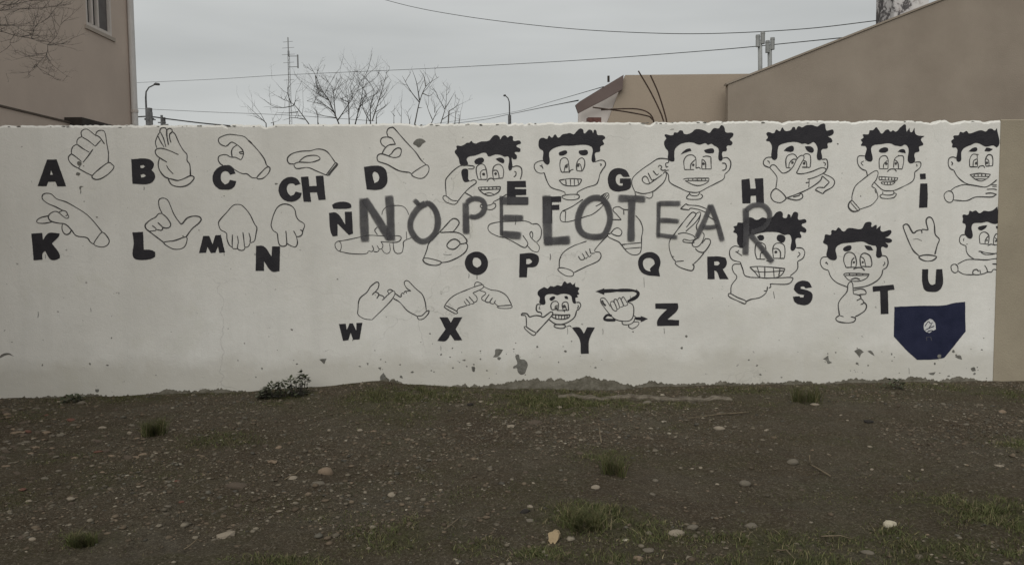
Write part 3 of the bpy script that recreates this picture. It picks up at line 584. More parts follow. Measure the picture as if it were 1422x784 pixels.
face('S', Z, [[(165,320),(130,285),(122,210),(98,200),(110,178),(100,160),(125,152),(130,132),(175,128),(190,100),(230,90),(275,110),(320,90),(360,100),(395,85),(420,55),(455,45),(472,65),(470,90),(500,92),(510,65),(525,70),(530,92),(560,48),(585,60),(585,105),(640,105),(648,125),(612,145),(648,185),(640,205),(600,200),(610,240),(570,248),(568,320),(540,342),(535,250),(520,220),(480,222),(440,205),(400,200),(350,200),(300,208),(240,225),(200,240),(190,300)]],
 [[(275,235),(300,222),(328,232),(325,258),(300,265)], [(425,235),(440,220),(488,238),(475,278),(428,260)]],
 [[(275,400),(262,350),(270,290),(300,278),(335,295),(345,330)], [(272,402),(340,405)], [(300,400),(305,360),(330,340)], [(400,395),(395,330),(410,292),(445,282),(480,300),(487,350),(482,398)], [(482,398),(400,397)], [(398,325),(430,325),(452,350),(452,395)], [(345,415),(375,420),(405,408)],
  [(222,462),(300,458),(400,465),(488,475)], [(488,475),(470,510),(440,535),(390,545),(300,540),(260,500),(222,462)], [(245,492),(330,500),(480,490)], [(278,462),(300,538)], [(335,460),(335,540)], [(400,466),(405,540)], [(450,470),(440,530)],
  [(160,318),(110,305),(75,330),(72,375),(95,410),(150,425)], [(115,345),(165,378)], [(130,352),(140,335)], [(570,318),(615,322),(635,350),(622,395),(582,420)], [(585,350),(600,365),(578,390)], [(150,425),(170,480),(185,525),(230,540)], [(582,420),(578,480),(525,530)],
  [(80,660),(85,600),(125,540),(100,500),(90,465),(105,442),(150,440)], [(230,540),(400,545),(530,540),(545,555),(520,585),(470,592),(375,588)], [(375,588),(380,610),(365,620)], [(355,608),(350,640),(328,640)], [(340,640),(345,655),(300,690),(230,705),(192,722)],
  [(60,670),(75,660),(130,690),(190,715),(185,738),(130,715),(75,690),(60,670)], (.9, [(400,645),(405,680),(408,700)])], [(418,350,12), (318,352,10)], 1.6)
letter('S', Z, [(690,615),(665,575),(610,565),(565,590),(552,630),(580,660),(630,672),(625,690),(600,690),(595,680),(545,685),(560,725),(600,745),(660,742),(690,705),(690,660),(650,635),(605,625),(605,610),(630,608),(640,622)])
Z = Zoom(1130, 300, 5.058)
face('T', Z, [[(155,305),(92,285),(95,205),(65,185),(75,155),(78,130),(120,130),(125,98),(155,100),(170,80),(210,108),(240,85),(280,85),(305,90),(335,88),(365,45),(405,45),(405,75),(440,62),(440,90),(470,65),(472,105),(545,103),(525,140),(500,150),(550,170),(540,185),(500,185),(522,205),(515,222),(478,215),(475,285),(445,290),(435,210),(410,205),(380,195),(350,180),(270,185),(180,200),(155,225)]],
 [[(205,230),(225,212),(262,208),(262,232),(215,245)], [(355,205),(400,212),(418,240),(375,235)]],
 [[(225,358),(210,310),(220,268),(250,253),(285,270),(300,320),(295,358)], [(295,358),(225,360)], [(262,355),(268,310),(285,290)], [(330,350),(325,300),(335,270),(360,260),(395,280),(408,330),(402,355)], [(402,355),(330,352)], [(330,285),(352,300),(365,350)],
  (2.2, [(278,372),(300,362),(335,362),(358,382)]), [(208,408),(240,400),(390,405)], [(390,405),(370,435),(320,455),(250,450),(208,408)], [(220,415),(385,415)], [(250,402),(251,416)], [(300,402),(301,416)], [(345,403),(344,416)], [(260,445),(295,435),(325,445)],
  [(95,285),(60,290),(45,325),(65,365),(102,380)], [(85,320),(100,340)], [(80,330),(92,325)], [(475,275),(510,285),(522,325),(510,360),(485,375)], [(495,320),(500,330),(485,350)], [(102,380),(120,425),(160,465),(235,497)], [(280,505),(370,490),(440,455),(475,415),(485,375)],
  [(180,695),(172,620),(190,580),(232,530),(240,480),(255,462),(272,470),(278,545)], [(278,545),(320,555),(330,575),(300,592)], [(325,575),(345,590),(348,610),(328,620)], [(348,600),(370,625),(360,660),(320,690),(290,705)], [(280,520),(330,510),(360,520),(365,545),(320,550)],
  [(180,695),(155,715),(170,738),(230,748),(280,740),(292,715),(260,705)], [(180,695),(210,705)]], [(282,323,9), (343,323,9)], 1.7)
letter('T', Z, [(413,493),(560,480),(567,515),(520,522),(525,685),(470,687),(465,525),(415,530)])
Z = Zoom(1220, 290, 3.5615)
hand('U', Z, [[(200,232),(165,195),(125,100),(125,80),(145,78),(170,118),(190,108),(210,105),(215,120)], [(215,120),(215,102),(245,105)], [(245,105),(235,60),(245,42),(262,45),(275,75),(280,125),(300,150),(290,180),(278,225)], [(200,235),(240,227),(285,235),(270,253),(240,258),(212,250),(200,235)], (.6, [(170,150),(190,148),(215,158)])], 2.0)
letter('U', Z, [(215,298),(245,297),(250,365),(262,375),(280,370),(285,298),(315,297),(315,380),(295,405),(265,410),(230,402),(217,370)])
shield = paint('painted_shield', 'dark navy painted shield with a small round white emblem', Z, fills=[[(78,483),(210,478),(330,475),(370,465),(428,458),(430,605),(370,680),(325,735),(290,742),(190,745),(140,700),(75,630)]], material='navy', base=.002)
em = paint('emblem_disc', None, Z, dots=[(252,578,34)], material='emblem', parent=shield, base=.003)
paint('emblem_marks', None, Z, [(1.6, [(230,598),(250,588),(275,578)]), (1.6, [(228,580),(245,556),(256,566),(268,560)]), (1.4, [(240,606),(258,600),(272,603)]), (1.6, [(248,588),(262,568)])], material='navy', parent=shield, base=.0042)
paint('paint_smudge', None, Z, dots=[(300,727,11)], material='cement', parent=shield, base=.003)
paint('faint_marks', None, Z, [(.5, [(236,632),(238,652)]), (.5, [(236,634),(260,632)]), (.5, [(258,634),(262,650)])], material='cement', parent=shield, base=.003)
Z = Zoom(1290, 280, 6.818)
face('V', Z, [[(400,348),(340,310),(342,210),(318,200),(322,160),(318,125),(372,122),(385,85),(410,95),(440,82),(478,108),(520,85),(560,90),(600,82),(648,45),(648,205),(620,210),(590,205),(555,190),(500,200),(412,212)]],
 [[(462,245),(490,230),(550,222),(540,245),(480,270)], [(632,230),(646,228),(646,256),(640,255)]],
 [[(482,395),(477,330),(495,295),(530,287),(562,310),(568,350),(560,402)], [(560,402),(482,395)], [(530,395),(535,360),(560,325)], [(647,302),(635,305),(615,340),(610,405)], [(610,405),(647,408)], [(625,340),(640,355),(646,380)],
  [(555,415),(585,402),(630,412)], [(468,470),(490,470),(540,482),(600,490),(645,488)], [(490,478),(530,498),(590,500),(645,486)], [(345,310),(305,318),(288,355),(300,395),(350,418)], [(335,345),(325,355),(330,372)], [(350,418),(355,470),(380,510),(430,545)],
  [(270,590),(350,550),(430,545),(540,550),(610,540),(647,537)], [(647,594),(600,588),(647,584)], [(647,645),(610,640),(590,665),(555,665),(500,685),(415,690),(330,685),(275,655)], [(525,600),(545,630),(555,665)], [(480,645),(490,680)], [(470,660),(450,640),(420,650),(415,680),(440,690),(480,690)],
  [(245,590),(270,610),(272,655),(245,672),(215,650),(210,605),(245,590)]], [(549,365,9), (632,372,10)], 1.6, what='a calm half-covered cartoon face over a hand signing')
# --- bottom row
Z = Zoom(460, 380, 5.469)
hand('W', Z, [[(310,348),(250,340),(205,310),(203,270),(215,190),(270,140),(300,95),(345,62),(362,75),(355,110),(335,135)], [(310,160),(335,138),(362,155),(345,188)], [(365,160),(395,170),(400,190),(385,198)], [(400,188),(440,150),(470,130),(485,145),(460,195),(400,260),(310,348)], [(440,150),(428,130),(445,118),(470,128)],
  [(480,145),(525,175),(535,160)], [(525,165),(540,145),(555,155)], [(550,145),(565,130),(572,148)], [(570,130),(600,130)], [(605,130),(575,110),(555,75),(560,55),(585,55),(640,110),(690,155),(712,210),(722,275)], [(470,185),(520,215),(580,280),(655,322)],
  [(655,322),(690,315),(725,282),(742,280),(735,305),(700,340),(665,345),(655,322)]], 1.5)
letter('W', Z, [(58,380),(110,378),(118,425),(140,375),(165,375),(190,430),(192,372),(237,370),(215,497),(165,500),(148,445),(130,502),(90,508)])
hand('X', Z, [[(860,240),(900,190),(950,155),(1020,125),(1090,98),(1145,82),(1158,95),(1140,115),(1075,145)], [(1090,98),(1090,75),(1105,62),(1130,68),(1150,82)], [(1075,145),(1105,175),(1105,205),(1080,220)], [(1045,172),(1085,220),(1060,228)], [(1022,188),(1055,230),(1030,238)], [(1008,205),(1030,240)], [(1030,240),(965,262),(955,290)],
  [(858,245),(870,240),(955,285),(945,302),(870,262),(858,245)], [(1155,95),(1210,120),(1270,130),(1330,165),(1370,235)], [(1125,125),(1170,140),(1170,155),(1145,175),(1145,195),(1170,208)], [(1200,155),(1170,200),(1180,215),(1210,215)], [(1225,180),(1205,215),(1230,228),(1245,215)], [(1250,200),(1240,220),(1275,250)],
  [(1265,245),(1365,238),(1375,245),(1360,260),(1280,260),(1265,245)]], 1.4)
letter('X', Z, [(822,328),(885,330),(908,370),(930,330),(995,328),(945,420),(995,502),(935,505),(905,460),(870,508),(805,508),(868,420)])
Z = Zoom(710, 380, 5.925)
face('Y', Z, [[(262,255),(232,240),(235,195),(215,165),(225,135),(250,120),(270,108),(300,120),(320,100),(350,105),(380,92),(415,98),(425,75),(440,60),(460,80),(485,70),(505,90),(525,70),(528,105),(560,115),(548,145),(560,165),(540,175),(550,190),(530,195),(528,245),(510,240),(490,180),(455,165),(410,165),(380,175),(340,165),(280,180),(278,250)]],
 [[(312,210),(330,190),(360,185),(360,200),(325,222)], [(435,185),(460,182),(470,205),(445,205)]],
 [[(332,295),(325,260),(340,232),(370,225),(388,245),(388,290)], [(388,290),(332,295)], [(360,290),(362,265),(385,258)], [(375,290),(378,265)], [(425,295),(418,250),(440,230),(465,240),(472,300)], [(472,300),(425,297)], [(420,265),(440,258),(455,295)], [(375,300),(430,302),(440,315)],
  (2.2, [(330,350),(350,335),(420,340),(485,335)]), (2.2, [(485,335),(470,360),(430,372),(370,370),(330,350)]), [(365,338),(366,370)], [(390,339),(391,371)], [(412,340),(413,372)], [(440,338),(439,370)], [(460,337),(458,364)],
  [(245,255),(215,250),(205,285),(215,310),(245,318),(250,340)], [(235,265),(228,285),(240,290)], [(535,235),(560,235),(572,260),(555,290),(538,300)], [(548,255),(552,270),(540,285)], [(310,375),(360,410),(410,415),(470,395),(520,355),(538,300)],
  [(350,425),(380,415),(440,420),(440,440),(410,448),(365,440),(350,425)], (1.0, [(440,440),(480,425),(495,440)]),
  [(125,430),(122,360),(110,340),(85,340),(90,325),(130,328),(150,352),(200,342),(245,348),(265,355),(325,312),(342,325),(310,370),(205,485)], [(115,430),(108,445),(150,485),(185,505),(202,485),(160,460),(115,430)]], [(432,272,11), (368,278,7)], 1.7)
letter('Y', Z, [(498,440),(560,440),(597,490),(625,437),(687,440),(640,545),(637,655),(572,657),(562,540)])
zh = hand('Z', Z, [[(735,235),(735,205),(760,198),(785,220),(815,270)], [(735,235),(760,270),(800,320),(850,370),(910,388),(970,385),(1000,355),(1008,290),(995,250),(960,232)], [(815,240),(830,285),(855,305),(870,295),(850,240),(830,225),(815,240)], [(850,240),(845,215),(862,208),(880,240),(890,280),(870,290)],
  [(875,215),(890,195),(905,215),(922,262),(895,275)], [(905,210),(920,188),(940,215),(958,250),(935,262),(920,255)], [(910,388),(920,415),(970,415),(1005,395),(1020,350),(1000,345)], [(970,415),(965,435),(1000,450),(1045,420),(1045,395),(1005,395)],
  (4.5, [(742,218),(758,245),(778,262)])], 1.4)
paint('motion_arrow', None, Z, [(4.6, [(755,142),(900,135),(1000,137),(1042,155),(1028,190),(955,228)]), (3.6, [(858,380),(780,378),(765,365),(790,338),(828,345)]), (4.4, [(1020,365),(1080,370)])], [[(692,145),(765,118),(765,172)], [(1065,345),(1125,368),(1065,398)]], material='black', parent=zh, base=.002)
letter('Z', Z, [(1185,243),(1370,240),(1372,285),(1285,375),(1380,380),(1380,425),(1200,428),(1200,385),(1280,290),(1185,285)])

# drips of black paint under some letters
Z = Zoom(0, 0, 1)
for (x, y, l, w) in [(200, 259, 5, .9), (311, 351, 4, .9), (651, 379, 7, .8), (662, 380, 8, 1.2), (716, 300, 12, 1.0), (894, 385, 14, .5), (63, 353, 6, .7), (922, 455, 8, .8), (837, 456, 8, .7), (788, 455, 9, .6), (612, 480, 6, .7), (764, 352, 9, 1.4), (112, 264, 5, 1.2), (1262, 510, 9, .6), (875, 410, 8, .7), (53, 432, 9, .8), (126, 427, 6, .6)]:
    paint('paint_drip', None, Z, [[(x, y), (x+.4, y+l*.5), (x+random.uniform(-.6, .8), y+l)]], width=w)

# --- spray-painted words over the mural
def spray_mat():
    m = bpy.data.materials.new('grey_spray_paint'); m.use_nodes = True; t = m.node_tree; b = t.nodes['Principled BSDF']
    co = t.nodes.new('ShaderNodeTexCoord').outputs['Object']
    t.links.new(ramp(t, noise(t, co, 7, 4, .6), [(.3, (.058, .056, .060)), (.7, (.095, .093, .098))]), b.inputs['Base Color'])
    b.inputs['Roughness'].default_value = .7; b.inputs['Specular IOR Level'].default_value = .25
    at = t.nodes.new('ShaderNodeAttribute'); at.attribute_name = 'cover'
    n = noise(t, co, 55, 4, .7); n2 = noise(t, co, 9, 3, .6)
    a = t.nodes.new('ShaderNodeMath'); a.operation = 'MULTIPLY_ADD'; a.inputs[1].default_value = .35; t.links.new(n, a.inputs[0]); t.links.new(at.outputs['Fac'], a.inputs[2])
    r = ramp(t, a.outputs[0], [(.18, (0, 0, 0)), (.60, (.82, .82, .82)), (1.0, (.90, .90, .90))])
    r2 = ramp(t, n2, [(.32, (.80, .80, .80)), (.62, (1, 1, 1))])
    t.links.new(mix(t, 1.0, r, r2, 'MULTIPLY'), b.inputs['Alpha'])
    return m
M['spray'] = spray_mat()
spray_off = [.0045]
def spray(ch, Z, strokes):
    V = []; Fc = []; C = []
    for (wd, pts) in strokes:
        spray_off[0] += .0002; off = spray_off[0]
        wm = Z.m(wd)*1.13; uv = catmull([Z(p) for p in pts], .012); n0 = len(V); n = len(uv); closed = pts[0] == pts[-1]
        for i, p in enumerate(uv):
            a = uv[max(i-1, 0)]; b = uv[min(i+1, n-1)]; dx, dz = b[0]-a[0], b[1]-a[1]; l = math.hypot(dx, dz) or 1
            w = wm*.5*(.93+.16*float(vnoise(i*.11+wd, 2.5, 6)))
            e = 1 if closed else min(1, .1+min(i, n-1-i)*.35)
            for k in (-1, -.62, 0, .62, 1):
                q = p[0]-dz/l*w*k, p[1]+dx/l*w*k
                V.append(rel(wp(q[0], q[1], off))); C.append(e*(.0 if abs(k) == 1 else (.62 if k else .85)))
        for i in range(n-1):
            for k in range(4): Fc.append((n0+5*i+k, n0+5*i+k+1, n0+5*i+k+6, n0+5*i+k+5))
    o = mesh_obj('sprayed_letter', V, Fc, M['spray'], wall_root); fattr(o, 'cover', C)
    o['label'] = 'large dark grey sprayed letter ' + ch
    return o
Z = Zoom(440, 260, 6.533)
spray('N beginning the word NO', Z, [(76, [(420,95),(428,300),(438,500)]), (72, [(432,100),(540,270),(668,480)]), (74, [(655,70),(668,260),(672,490)])])
spray('O ending the word NO', Z, [(56, [(985,150),(920,190),(860,280),(850,370),(890,450),(950,490),(1020,470),(1080,400),(1098,310),(1080,220),(1030,155),(985,150)]), (42, [(878,108),(905,135),(935,165)])])
Z = Zoom(560, 260, 6.03)
spray('P', Z, [(54, [(522,125),(524,240),(527,395)]), (46, [(522,140),(560,105),(610,95),(660,110),(682,155),(662,215),(605,248),(545,240)])])
spray('E after the P', Z, [(30, [(820,68),(822,240),(822,410)]), (70, [(808,112),(930,112),(1052,114)]), (52, [(828,255),(1008,258)]), (64, [(822,388),(900,398),(992,406)])])
Z = Zoom(740, 260, 6.03)
spray('L', Z, [(76, [(115,62),(120,280),(126,490)]), (72, [(92,450),(200,447),(316,440)])])
spray('O between the L and the T', Z, [(54, [(560,90),(490,95),(420,150),(380,250),(385,340),(430,395),(510,415),(590,400),(630,330),(645,250),(625,160),(590,110),(560,90)])])
spray('T', Z, [(62, [(708,92),(840,95),(945,100)]), (62, [(828,100),(822,280),(820,460)])])
Z = Zoom(880, 265, 6.03)
spray('E between the T and the A', Z, [(34, [(208,85),(206,240),(203,395)]), (46, [(205,105),(300,104),(395,105)]), (42, [(212,245),(300,248),(382,255)]), (36, [(198,365),(280,378),(368,388)])])
spray('A', Z, [(46, [(645,112),(590,250),(522,395)]), (48, [(640,112),(695,260),(742,425)]), (38, [(572,302),(635,305),(702,295)])])
spray('R', Z, [(52, [(935,140),(940,340),(932,540)]), (46, [(930,165),(1000,122),(1080,122),(1130,175),(1130,240),(1080,310),(975,350)]), (48, [(968,358),(1060,465),(1162,600)])])

# --- bare cement where paint has come off
def patch(Z, poly, base=.0009): return paint('bare_cement_patch', None, Z, fills=[poly], material='cement', base=base)
patch(ZD, [(655,235),(670,205),(705,180),(770,185),(795,212),(760,235),(740,260),(715,275),(690,255)])
Z = Zoom(620, 470, 5.925)
patch(Z, [(570,135),(595,130),(605,165),(640,170),(668,205),(655,260),(640,290),(610,295),(585,270),(578,240),(550,245),(548,230),(580,210)])
patch(Z, [(400,90),(430,83),(465,90),(445,125),(420,150),(382,152),(400,125)])
patch(Z, [(205,232),(232,228),(230,272),(218,272)])
Z = Zoom(1120, 470, 5.469)
for p in ([(125,155),(165,125),(172,165),(195,180),(160,190),(150,165)], [(362,95),(395,75),(435,100),(412,120),(405,145),(385,120)], [(462,95),(485,88),(518,130),(500,122)], [(1125,135),(1165,125),(1182,160),(1150,150)], [(1245,225),(1275,215),(1285,242),(1260,248)], [(925,262),(980,252),(965,275),(940,272)], [(640,108),(652,110),(650,128),(642,122)]): patch(Z, p)
Z = Zoom(340, 480, 3.919)
for p in ([(405,72),(445,68),(432,100)], [(425,35),(470,15),(445,25)], [(662,92),(674,92),(670,108)], [(725,118),(742,115),(738,132)], [(735,170),(755,145),(770,170),(792,185),(740,188)], [(1235,112),(1252,115),(1246,142)], [(88,118),(98,120),(94,132)], [(55,165),(65,168),(60,175)]): patch(Z, p)
Z = Zoom(0, 480, 3.919)
for p in ([(0,55),(45,38),(78,58),(45,48),(0,66)], [(518,235),(540,235),(535,252),(520,248)]): patch(Z, p)
Z = Zoom(40, 170, 7.843)
for p in ([(528,430),(560,425),(578,450),(560,475),(530,460)], [(512,560),(535,542),(562,555),(545,582),(518,575)], [(590,470),(605,470),(600,485)], [(555,695),(600,698),(575,705),(568,735),(555,730)]): patch(Z, p)
Z = Zoom(0, 0, 1)
for k in range(60):
    x = random.uniform(10, 1375); y = random.choice([random.uniform(455, 528), random.uniform(455, 528), random.uniform(185, 470)]); r = random.uniform(.6, 1.9)
    patch(Z, [(x+r*random.uniform(.4, 1.5)*math.cos(a), y+r*random.uniform(.4, 1.2)*math.sin(a)) for a in (0, 1.2, 2.4, 3.6, 5)])
for k in range(70):
    cxp = random.choice((700, 780, 1140, 1190, 1340, 560, 620)); x = min(1376, cxp+random.gauss(0, 38)); y = random.uniform(480, 527); r = random.uniform(.5, 2.2)*random.choice((.6, 1, 1))
    patch(Z, [(x+r*random.uniform(.4, 1.7)*math.cos(a), y+r*random.uniform(.4, 1.3)*math.sin(a)) for a in (0, .8, 1.6, 2.5, 3.4, 4.2, 5.2)])
for k in range(46):
    x = random.uniform(4, 1376); y = 175-8.5*x/1386+random.uniform(1.0, 3.2); r = random.uniform(.9, 2.4)
    patch(Z, [(x+r*random.uniform(.7, 2.0)*math.cos(a), y+r*random.uniform(.25, .6)*math.sin(a)) for a in (0, 1.0, 2.0, 3.1, 4.2, 5.2)])
BASE = [(-160,553),(-60,552),(0,549),(60,547),(130,543),(160,546),(200,543),(235,536),(265,538),(300,535),(335,539),(350,541),(400,534),(440,536),(470,531),(500,528),(525,527),(537,523),(541,526),(545,522),(552,527),(562,531),(600,534),(640,533),(646,530),(652,533),(658,530),(664,533),(690,531),(720,526),(745,523),(757,525),(765,520),(770,524),(778,522),(785,525),(800,523),(815,519),(836,525),(858,527),(880,534),(896,530),(902,527),(930,531),(965,529),(990,530),(1000,526),(1040,530),(1070,529),(1105,526),(1140,530),(1150,528),(1178,525),(1188,523),(1205,526),(1222,523),(1240,523),(1250,525),(1265,521),(1285,523),(1300,526),(1333,519),(1345,523),(1362,524),(1375,527),(1383,526)]
Z = Zoom(0, 0, 1)
FINE = []
for (xa, ya), (xb, yb) in zip(BASE[:-1], BASE[1:]):
    k = max(1, int((xb-xa)/1.1))
    for j in range(k):
        x = xa+(xb-xa)*j/k; y = ya+(yb-ya)*j/k
        FINE.append((x, y+(3.2 if x < 500 else 1.4)+(float(fbm(x*.09, 1.0, 3, 53))-.5)*4+(float(fbm(x*.45, 4.0, 3, 57))-.5)*5+.8+random.uniform(-.4, .4)))
FINE.append(BASE[-1])
paint('bare_cement_base', 'crumbling bare cement strip along the wall foot', Z, fills=[FINE + [(1383,575),(-160,590)]], material='basecem', base=.0012)

# rebar sticking out of the wall top
for pts in ([(925,178),(921,160),(906,128),(888,97)], [(929,178),(926,160),(916,128),(905,103)], [(912,178),(908,162),(900,154),(885,150),(860,150),(836,151.5)], [(912.5,178),(910,165),(905,160),(870,153),(825,147)]):
    P = []
    for i, (x, y) in enumerate(pts):
        u, z = wall_hit(x, y); P.append((u, z))
    P = catmull(P, .03); off = -.05-random.random()*.05
    mb = MB(); mb.tube([rel(wp(u, z, off)) for u, z in P], .0075, 6); mb.build('rebar', M['rebar'], wall_root, True)
# broken brick lying on the wall top
u, z = wall_hit(826, 168); zt = top_z(u)
bk = MB(); bk.box(-.063, .063, -.05, .05, 0, .055); b = bk.build('brick', M['brick']); b.location = wp(u, zt-.005, -.075); b.rotation_euler.z = .1
tag(b, 'broken red brick lying on top of the white wall', 'brick')

# concrete footing ledge exposed in front of the wall
mb = MB(); fp = []
for i, px in enumerate(np.linspace(775, 1015, 60)):
    py = float(np.interp(px, [775, 800, 830, 870, 900, 930, 1015], [545, 546.5, 547.5, 546, 546.5, 548, 548.5]))
    c = ground_pt(px, py, .02); fp.append(c)
for i, c in enumerate(fp):
    e = min(1, min(i, len(fp)-1-i)/6+.15); gz = float(ground_z(c.x, c.y)); h = (.004+.034*float(fbm(i*.28, 0, 3, 9)))*e; wv = .03*(float(vnoise(i*.45, 3, 9))-.5)
    for dy, dz in ((-.05+wv, -.06), (-.05+wv, h*.55), (-.035+wv, h), (.05, h*.9), (.16, -.04)): mb.v.append((c.x, c.y+dy, gz+dz))
for i in range(len(fp)-1):
    for k in range(4): a = i*5+k; mb.f.append((a, a+1, a+6, a+5))
mb.f.append((0, 4, 3, 2, 1)); n0 = (len(fp)-1)*5; mb.f.append((n0, n0+1, n0+2, n0+3, n0+4))
fo = mb.build('concrete_footing', M['footing']); tag(fo, 'low concrete footing ledge exposed in dirt before the wall', 'footing')

# ================================================================== HOUSES BEHIND
# left house: its flank runs away from the camera at right angles to the mural
CORN = atY(183, 100, 12.0); XF = CORN.x
def flank_pt(px, py):
    d = ray(px, py); t = (XF-CAM.x)/d.x; return CAM + d*t
lh = empty('neighbour_house', (XF-3, 8, 0)); tag(lh, 'tall beige rendered house with narrow window and white downpipe', 'house')
def lr(v): return Vector(v)-Vector(lh.location)
Y0, Y1, ZT = 1.5, 12.0, 7.2  # flank's unseen near stretch is added to shade the mural's left end
wa, wb = flank_pt(120, 30), flank_pt(156, 45); wy0, wy1 = wa.y, wb.y; wz0 = flank_pt(119, 34).z; wz1 = wz0+1.25
mb = MB()
def q(y0, y1, z0, z1, x=XF): mb.quad(*[tuple(lr(p)) for p in ((x, y0, z0), (x, y1, z0), (x, y1, z1), (x, y0, z1))])
q(Y0, wy0, -.2, ZT); q(wy1, Y1, -.2, ZT); q(wy0, wy1, -.2, wz0); q(wy0, wy1, wz1, ZT)
D = .035
for (a, b_) in (((wy0, wz0), (wy1, wz0)), ((wy1, wz0), (wy1, wz1)), ((wy1, wz1), (wy0, wz1)), ((wy0, wz1), (wy0, wz0))):
    mb.quad(*[tuple(lr(p)) for p in ((XF, *a), (XF, *b_), (XF-D, *b_), (XF-D, *a))])
X2 = XF-7
mb.quad(*[tuple(lr(p)) for p in ((XF, Y1, -.2), (X2, Y1, -.2), (X2, Y1, ZT), (XF, Y1, ZT))])
mb.quad(*[tuple(lr(p)) for p in ((X2, Y0, -.2), (XF, Y0, -.2), (XF, Y0, ZT), (X2, Y0, ZT))])
mb.quad(*[tuple(lr(p)) for p in ((X2, Y1, -.2), (X2, Y0, -.2), (X2, Y0, ZT), (X2, Y1, ZT))])
mb.build('wall', M['flank'], lh, recalc=False)
rb = MB(); rb.box(*[v for v in (X2-.1-lh.location.x, XF+.06-lh.location.x, Y0-.1-8, Y1+.06-8, ZT, ZT+.18)]); rb.build('roof', M['roof'], lh)
win = MB(); x0, x1 = XF-D-.03-lh.location.x, XF-D+.03-lh.location.x; fw = .045; yA, yB = wy0-8, wy1-8
win.box(x0, x1, yA, yA+fw, wz0, wz1); win.box(x0, x1, yB-fw, yB, wz0, wz1); win.box(x0, x1, yA+fw, yB-fw, wz0, wz0+fw); win.box(x0, x1, yA+fw, yB-fw, wz1-fw, wz1)
wo = win.build('window', M['frame'], lh)
for k, yy in enumerate((.24, .46)):
    mbb = MB(); yc = yA+(yB-yA)*yy; mbb.box(x0+.004, x1+.006, yc-.014, yc+.014, wz0+fw, wz1-fw); mbb.build('glazing_bar', M['frame'], wo)
for (a, b_, mt) in ((.0, .24, 'glass'), (.24, .46, 'glass'), (.46, 1, 'blind')):
    g_ = MB(); ya = yA+(yB-yA)*a; yb = yA+(yB-yA)*b_; g_.box(x0+.01, x0+.02, max(ya, yA+fw)+.001, min(yb, yB-fw)-.001, wz0+fw, wz1-fw); g_.build('pane', M[mt], wo)
sb = MB(); sb.box(XF-.02-lh.location.x, XF+.018-lh.location.x, yA-.05, yB+.05, wz0-.055, wz0-.004); sb.build('sill', M['sill'], lh)
dp = MB(); dp.tube([lr((XF+.045, Y1-.06, z)) for z in np.linspace(-.1, ZT-.05, 8)], .045, 10); dpo = dp.build('downpipe', M['whitepipe'], lh, True)
for z in (3.3, 5.2): cl = MB(); cl.tube([lr((XF+.045, Y1-.06, z)), lr((XF+.045, Y1-.06, z+.04))], .053, 10); cl.build('bracket', M['frame'], dpo)
# lower lean-to along the flank
la = flank_pt(0, 147); lb = flank_pt(92, 170)
lt = MB(); lt.box(XF+.004-lh.location.x, XF+.07-lh.location.x, 8.0-8, lb.y-8, -.1, la.z-.03); lt.build('plinth_wall', M['flank'], lh)
cp = MB(); cp.box(XF+.004-lh.location.x, XF+.082-lh.location.x, 8.0-8, lb.y-8+.02, la.z-.028, la.z-.006); cp.build('coping', M['coping'], lh)
e0 = flank_pt(87, 162.5); e1 = flank_pt(131, 172)
ev = MB(); ev.box(XF+.004-lh.location.x, XF+.22-lh.location.x, e0.y-8+.03, e1.y-8+.4, e0.z-.45, e0.z); ev.build('canopy', M['dark'], lh)

# right house: brown gable wall just behind the mural, its body and flat annexe behind it
YG = 9.2; GT = .10
rh = empty('gable_house', atY(1200, 300, YG)); rh.location.z = 0; tag(rh, 'brown rendered house with long sloping gable roofline', 'house')
def rr(v): return Vector(v)-Vector(rh.location)
gl = atY(1011, 117.5, YG); gr = atY(1311, 0, YG); sl_ = (gr.z-gl.z)/(gr.x-gl.x); XR = gl.x+5.2; ZR = gl.z+5.2*sl_; XE = XR+5.2
front = [Vector((gl.x, YG, -.2)), Vector((XE, YG, -.2)), Vector((XE, YG, gl.z)), Vector((XR, YG, ZR)), Vector((gl.x, YG, gl.z))]
mb = MB(); mb.prism([rr(p) for p in front], [rr(p+Vector((0, GT, 0))) for p in front]); mb.build('wall', M['gable'], rh)
XB = gl.x+2.6; zb_ = gl.z+2.6*sl_-.02
body = [Vector((XB, YG+GT+.35, -.2)), Vector((XE-.1, YG+GT+.35, -.2)), Vector((XE-.1, YG+GT+.35, gl.z)), Vector((XR, YG+GT+.35, ZR-.03)), Vector((XB, YG+GT+.35, zb_))]
mb = MB(); mb.prism([rr(p) for p in body], [rr(p+Vector((0, 8, 0))) for p in body]); mb.build('rear_wall', M['gable'], rh)
for (xa, za, xb, zb) in ((gl.x-.02, gl.z-.02*sl_, XR, ZR), (XR, ZR, XE+.05, gl.z-.05*sl_)):
    mb = MB(); pr = [Vector((xa, YG-.012, za+.004)), Vector((xb, YG-.012, zb+.004)), Vector((xb, YG-.012, zb+.026)), Vector((xa, YG-.012, za+.026))]
    mb.prism([rr(p) for p in pr], [rr(p+Vector((0, GT+.024, 0))) for p in pr]); mb.build('coping', M['gable'], rh)
for (xa, za, xb, zb) in ((XB-.05, zb_, XR, ZR-.03), (XR, ZR-.03, XE, gl.z-.03)):
    mb = MB(); pr = [Vector((xa, YG+GT+.3, za+.004)), Vector((xb, YG+GT+.3, zb+.004)), Vector((xb, YG+GT+.3, zb+.04)), Vector((xa, YG+GT+.3, za+.04))]
    mb.prism([rr(p) for p in pr], [rr(p+Vector((0, 8.2, 0))) for p in pr]); mb.build('roof', M['roof'], rh)
def roof_z(x): return gl.z+(x-gl.x)*sl_+.05
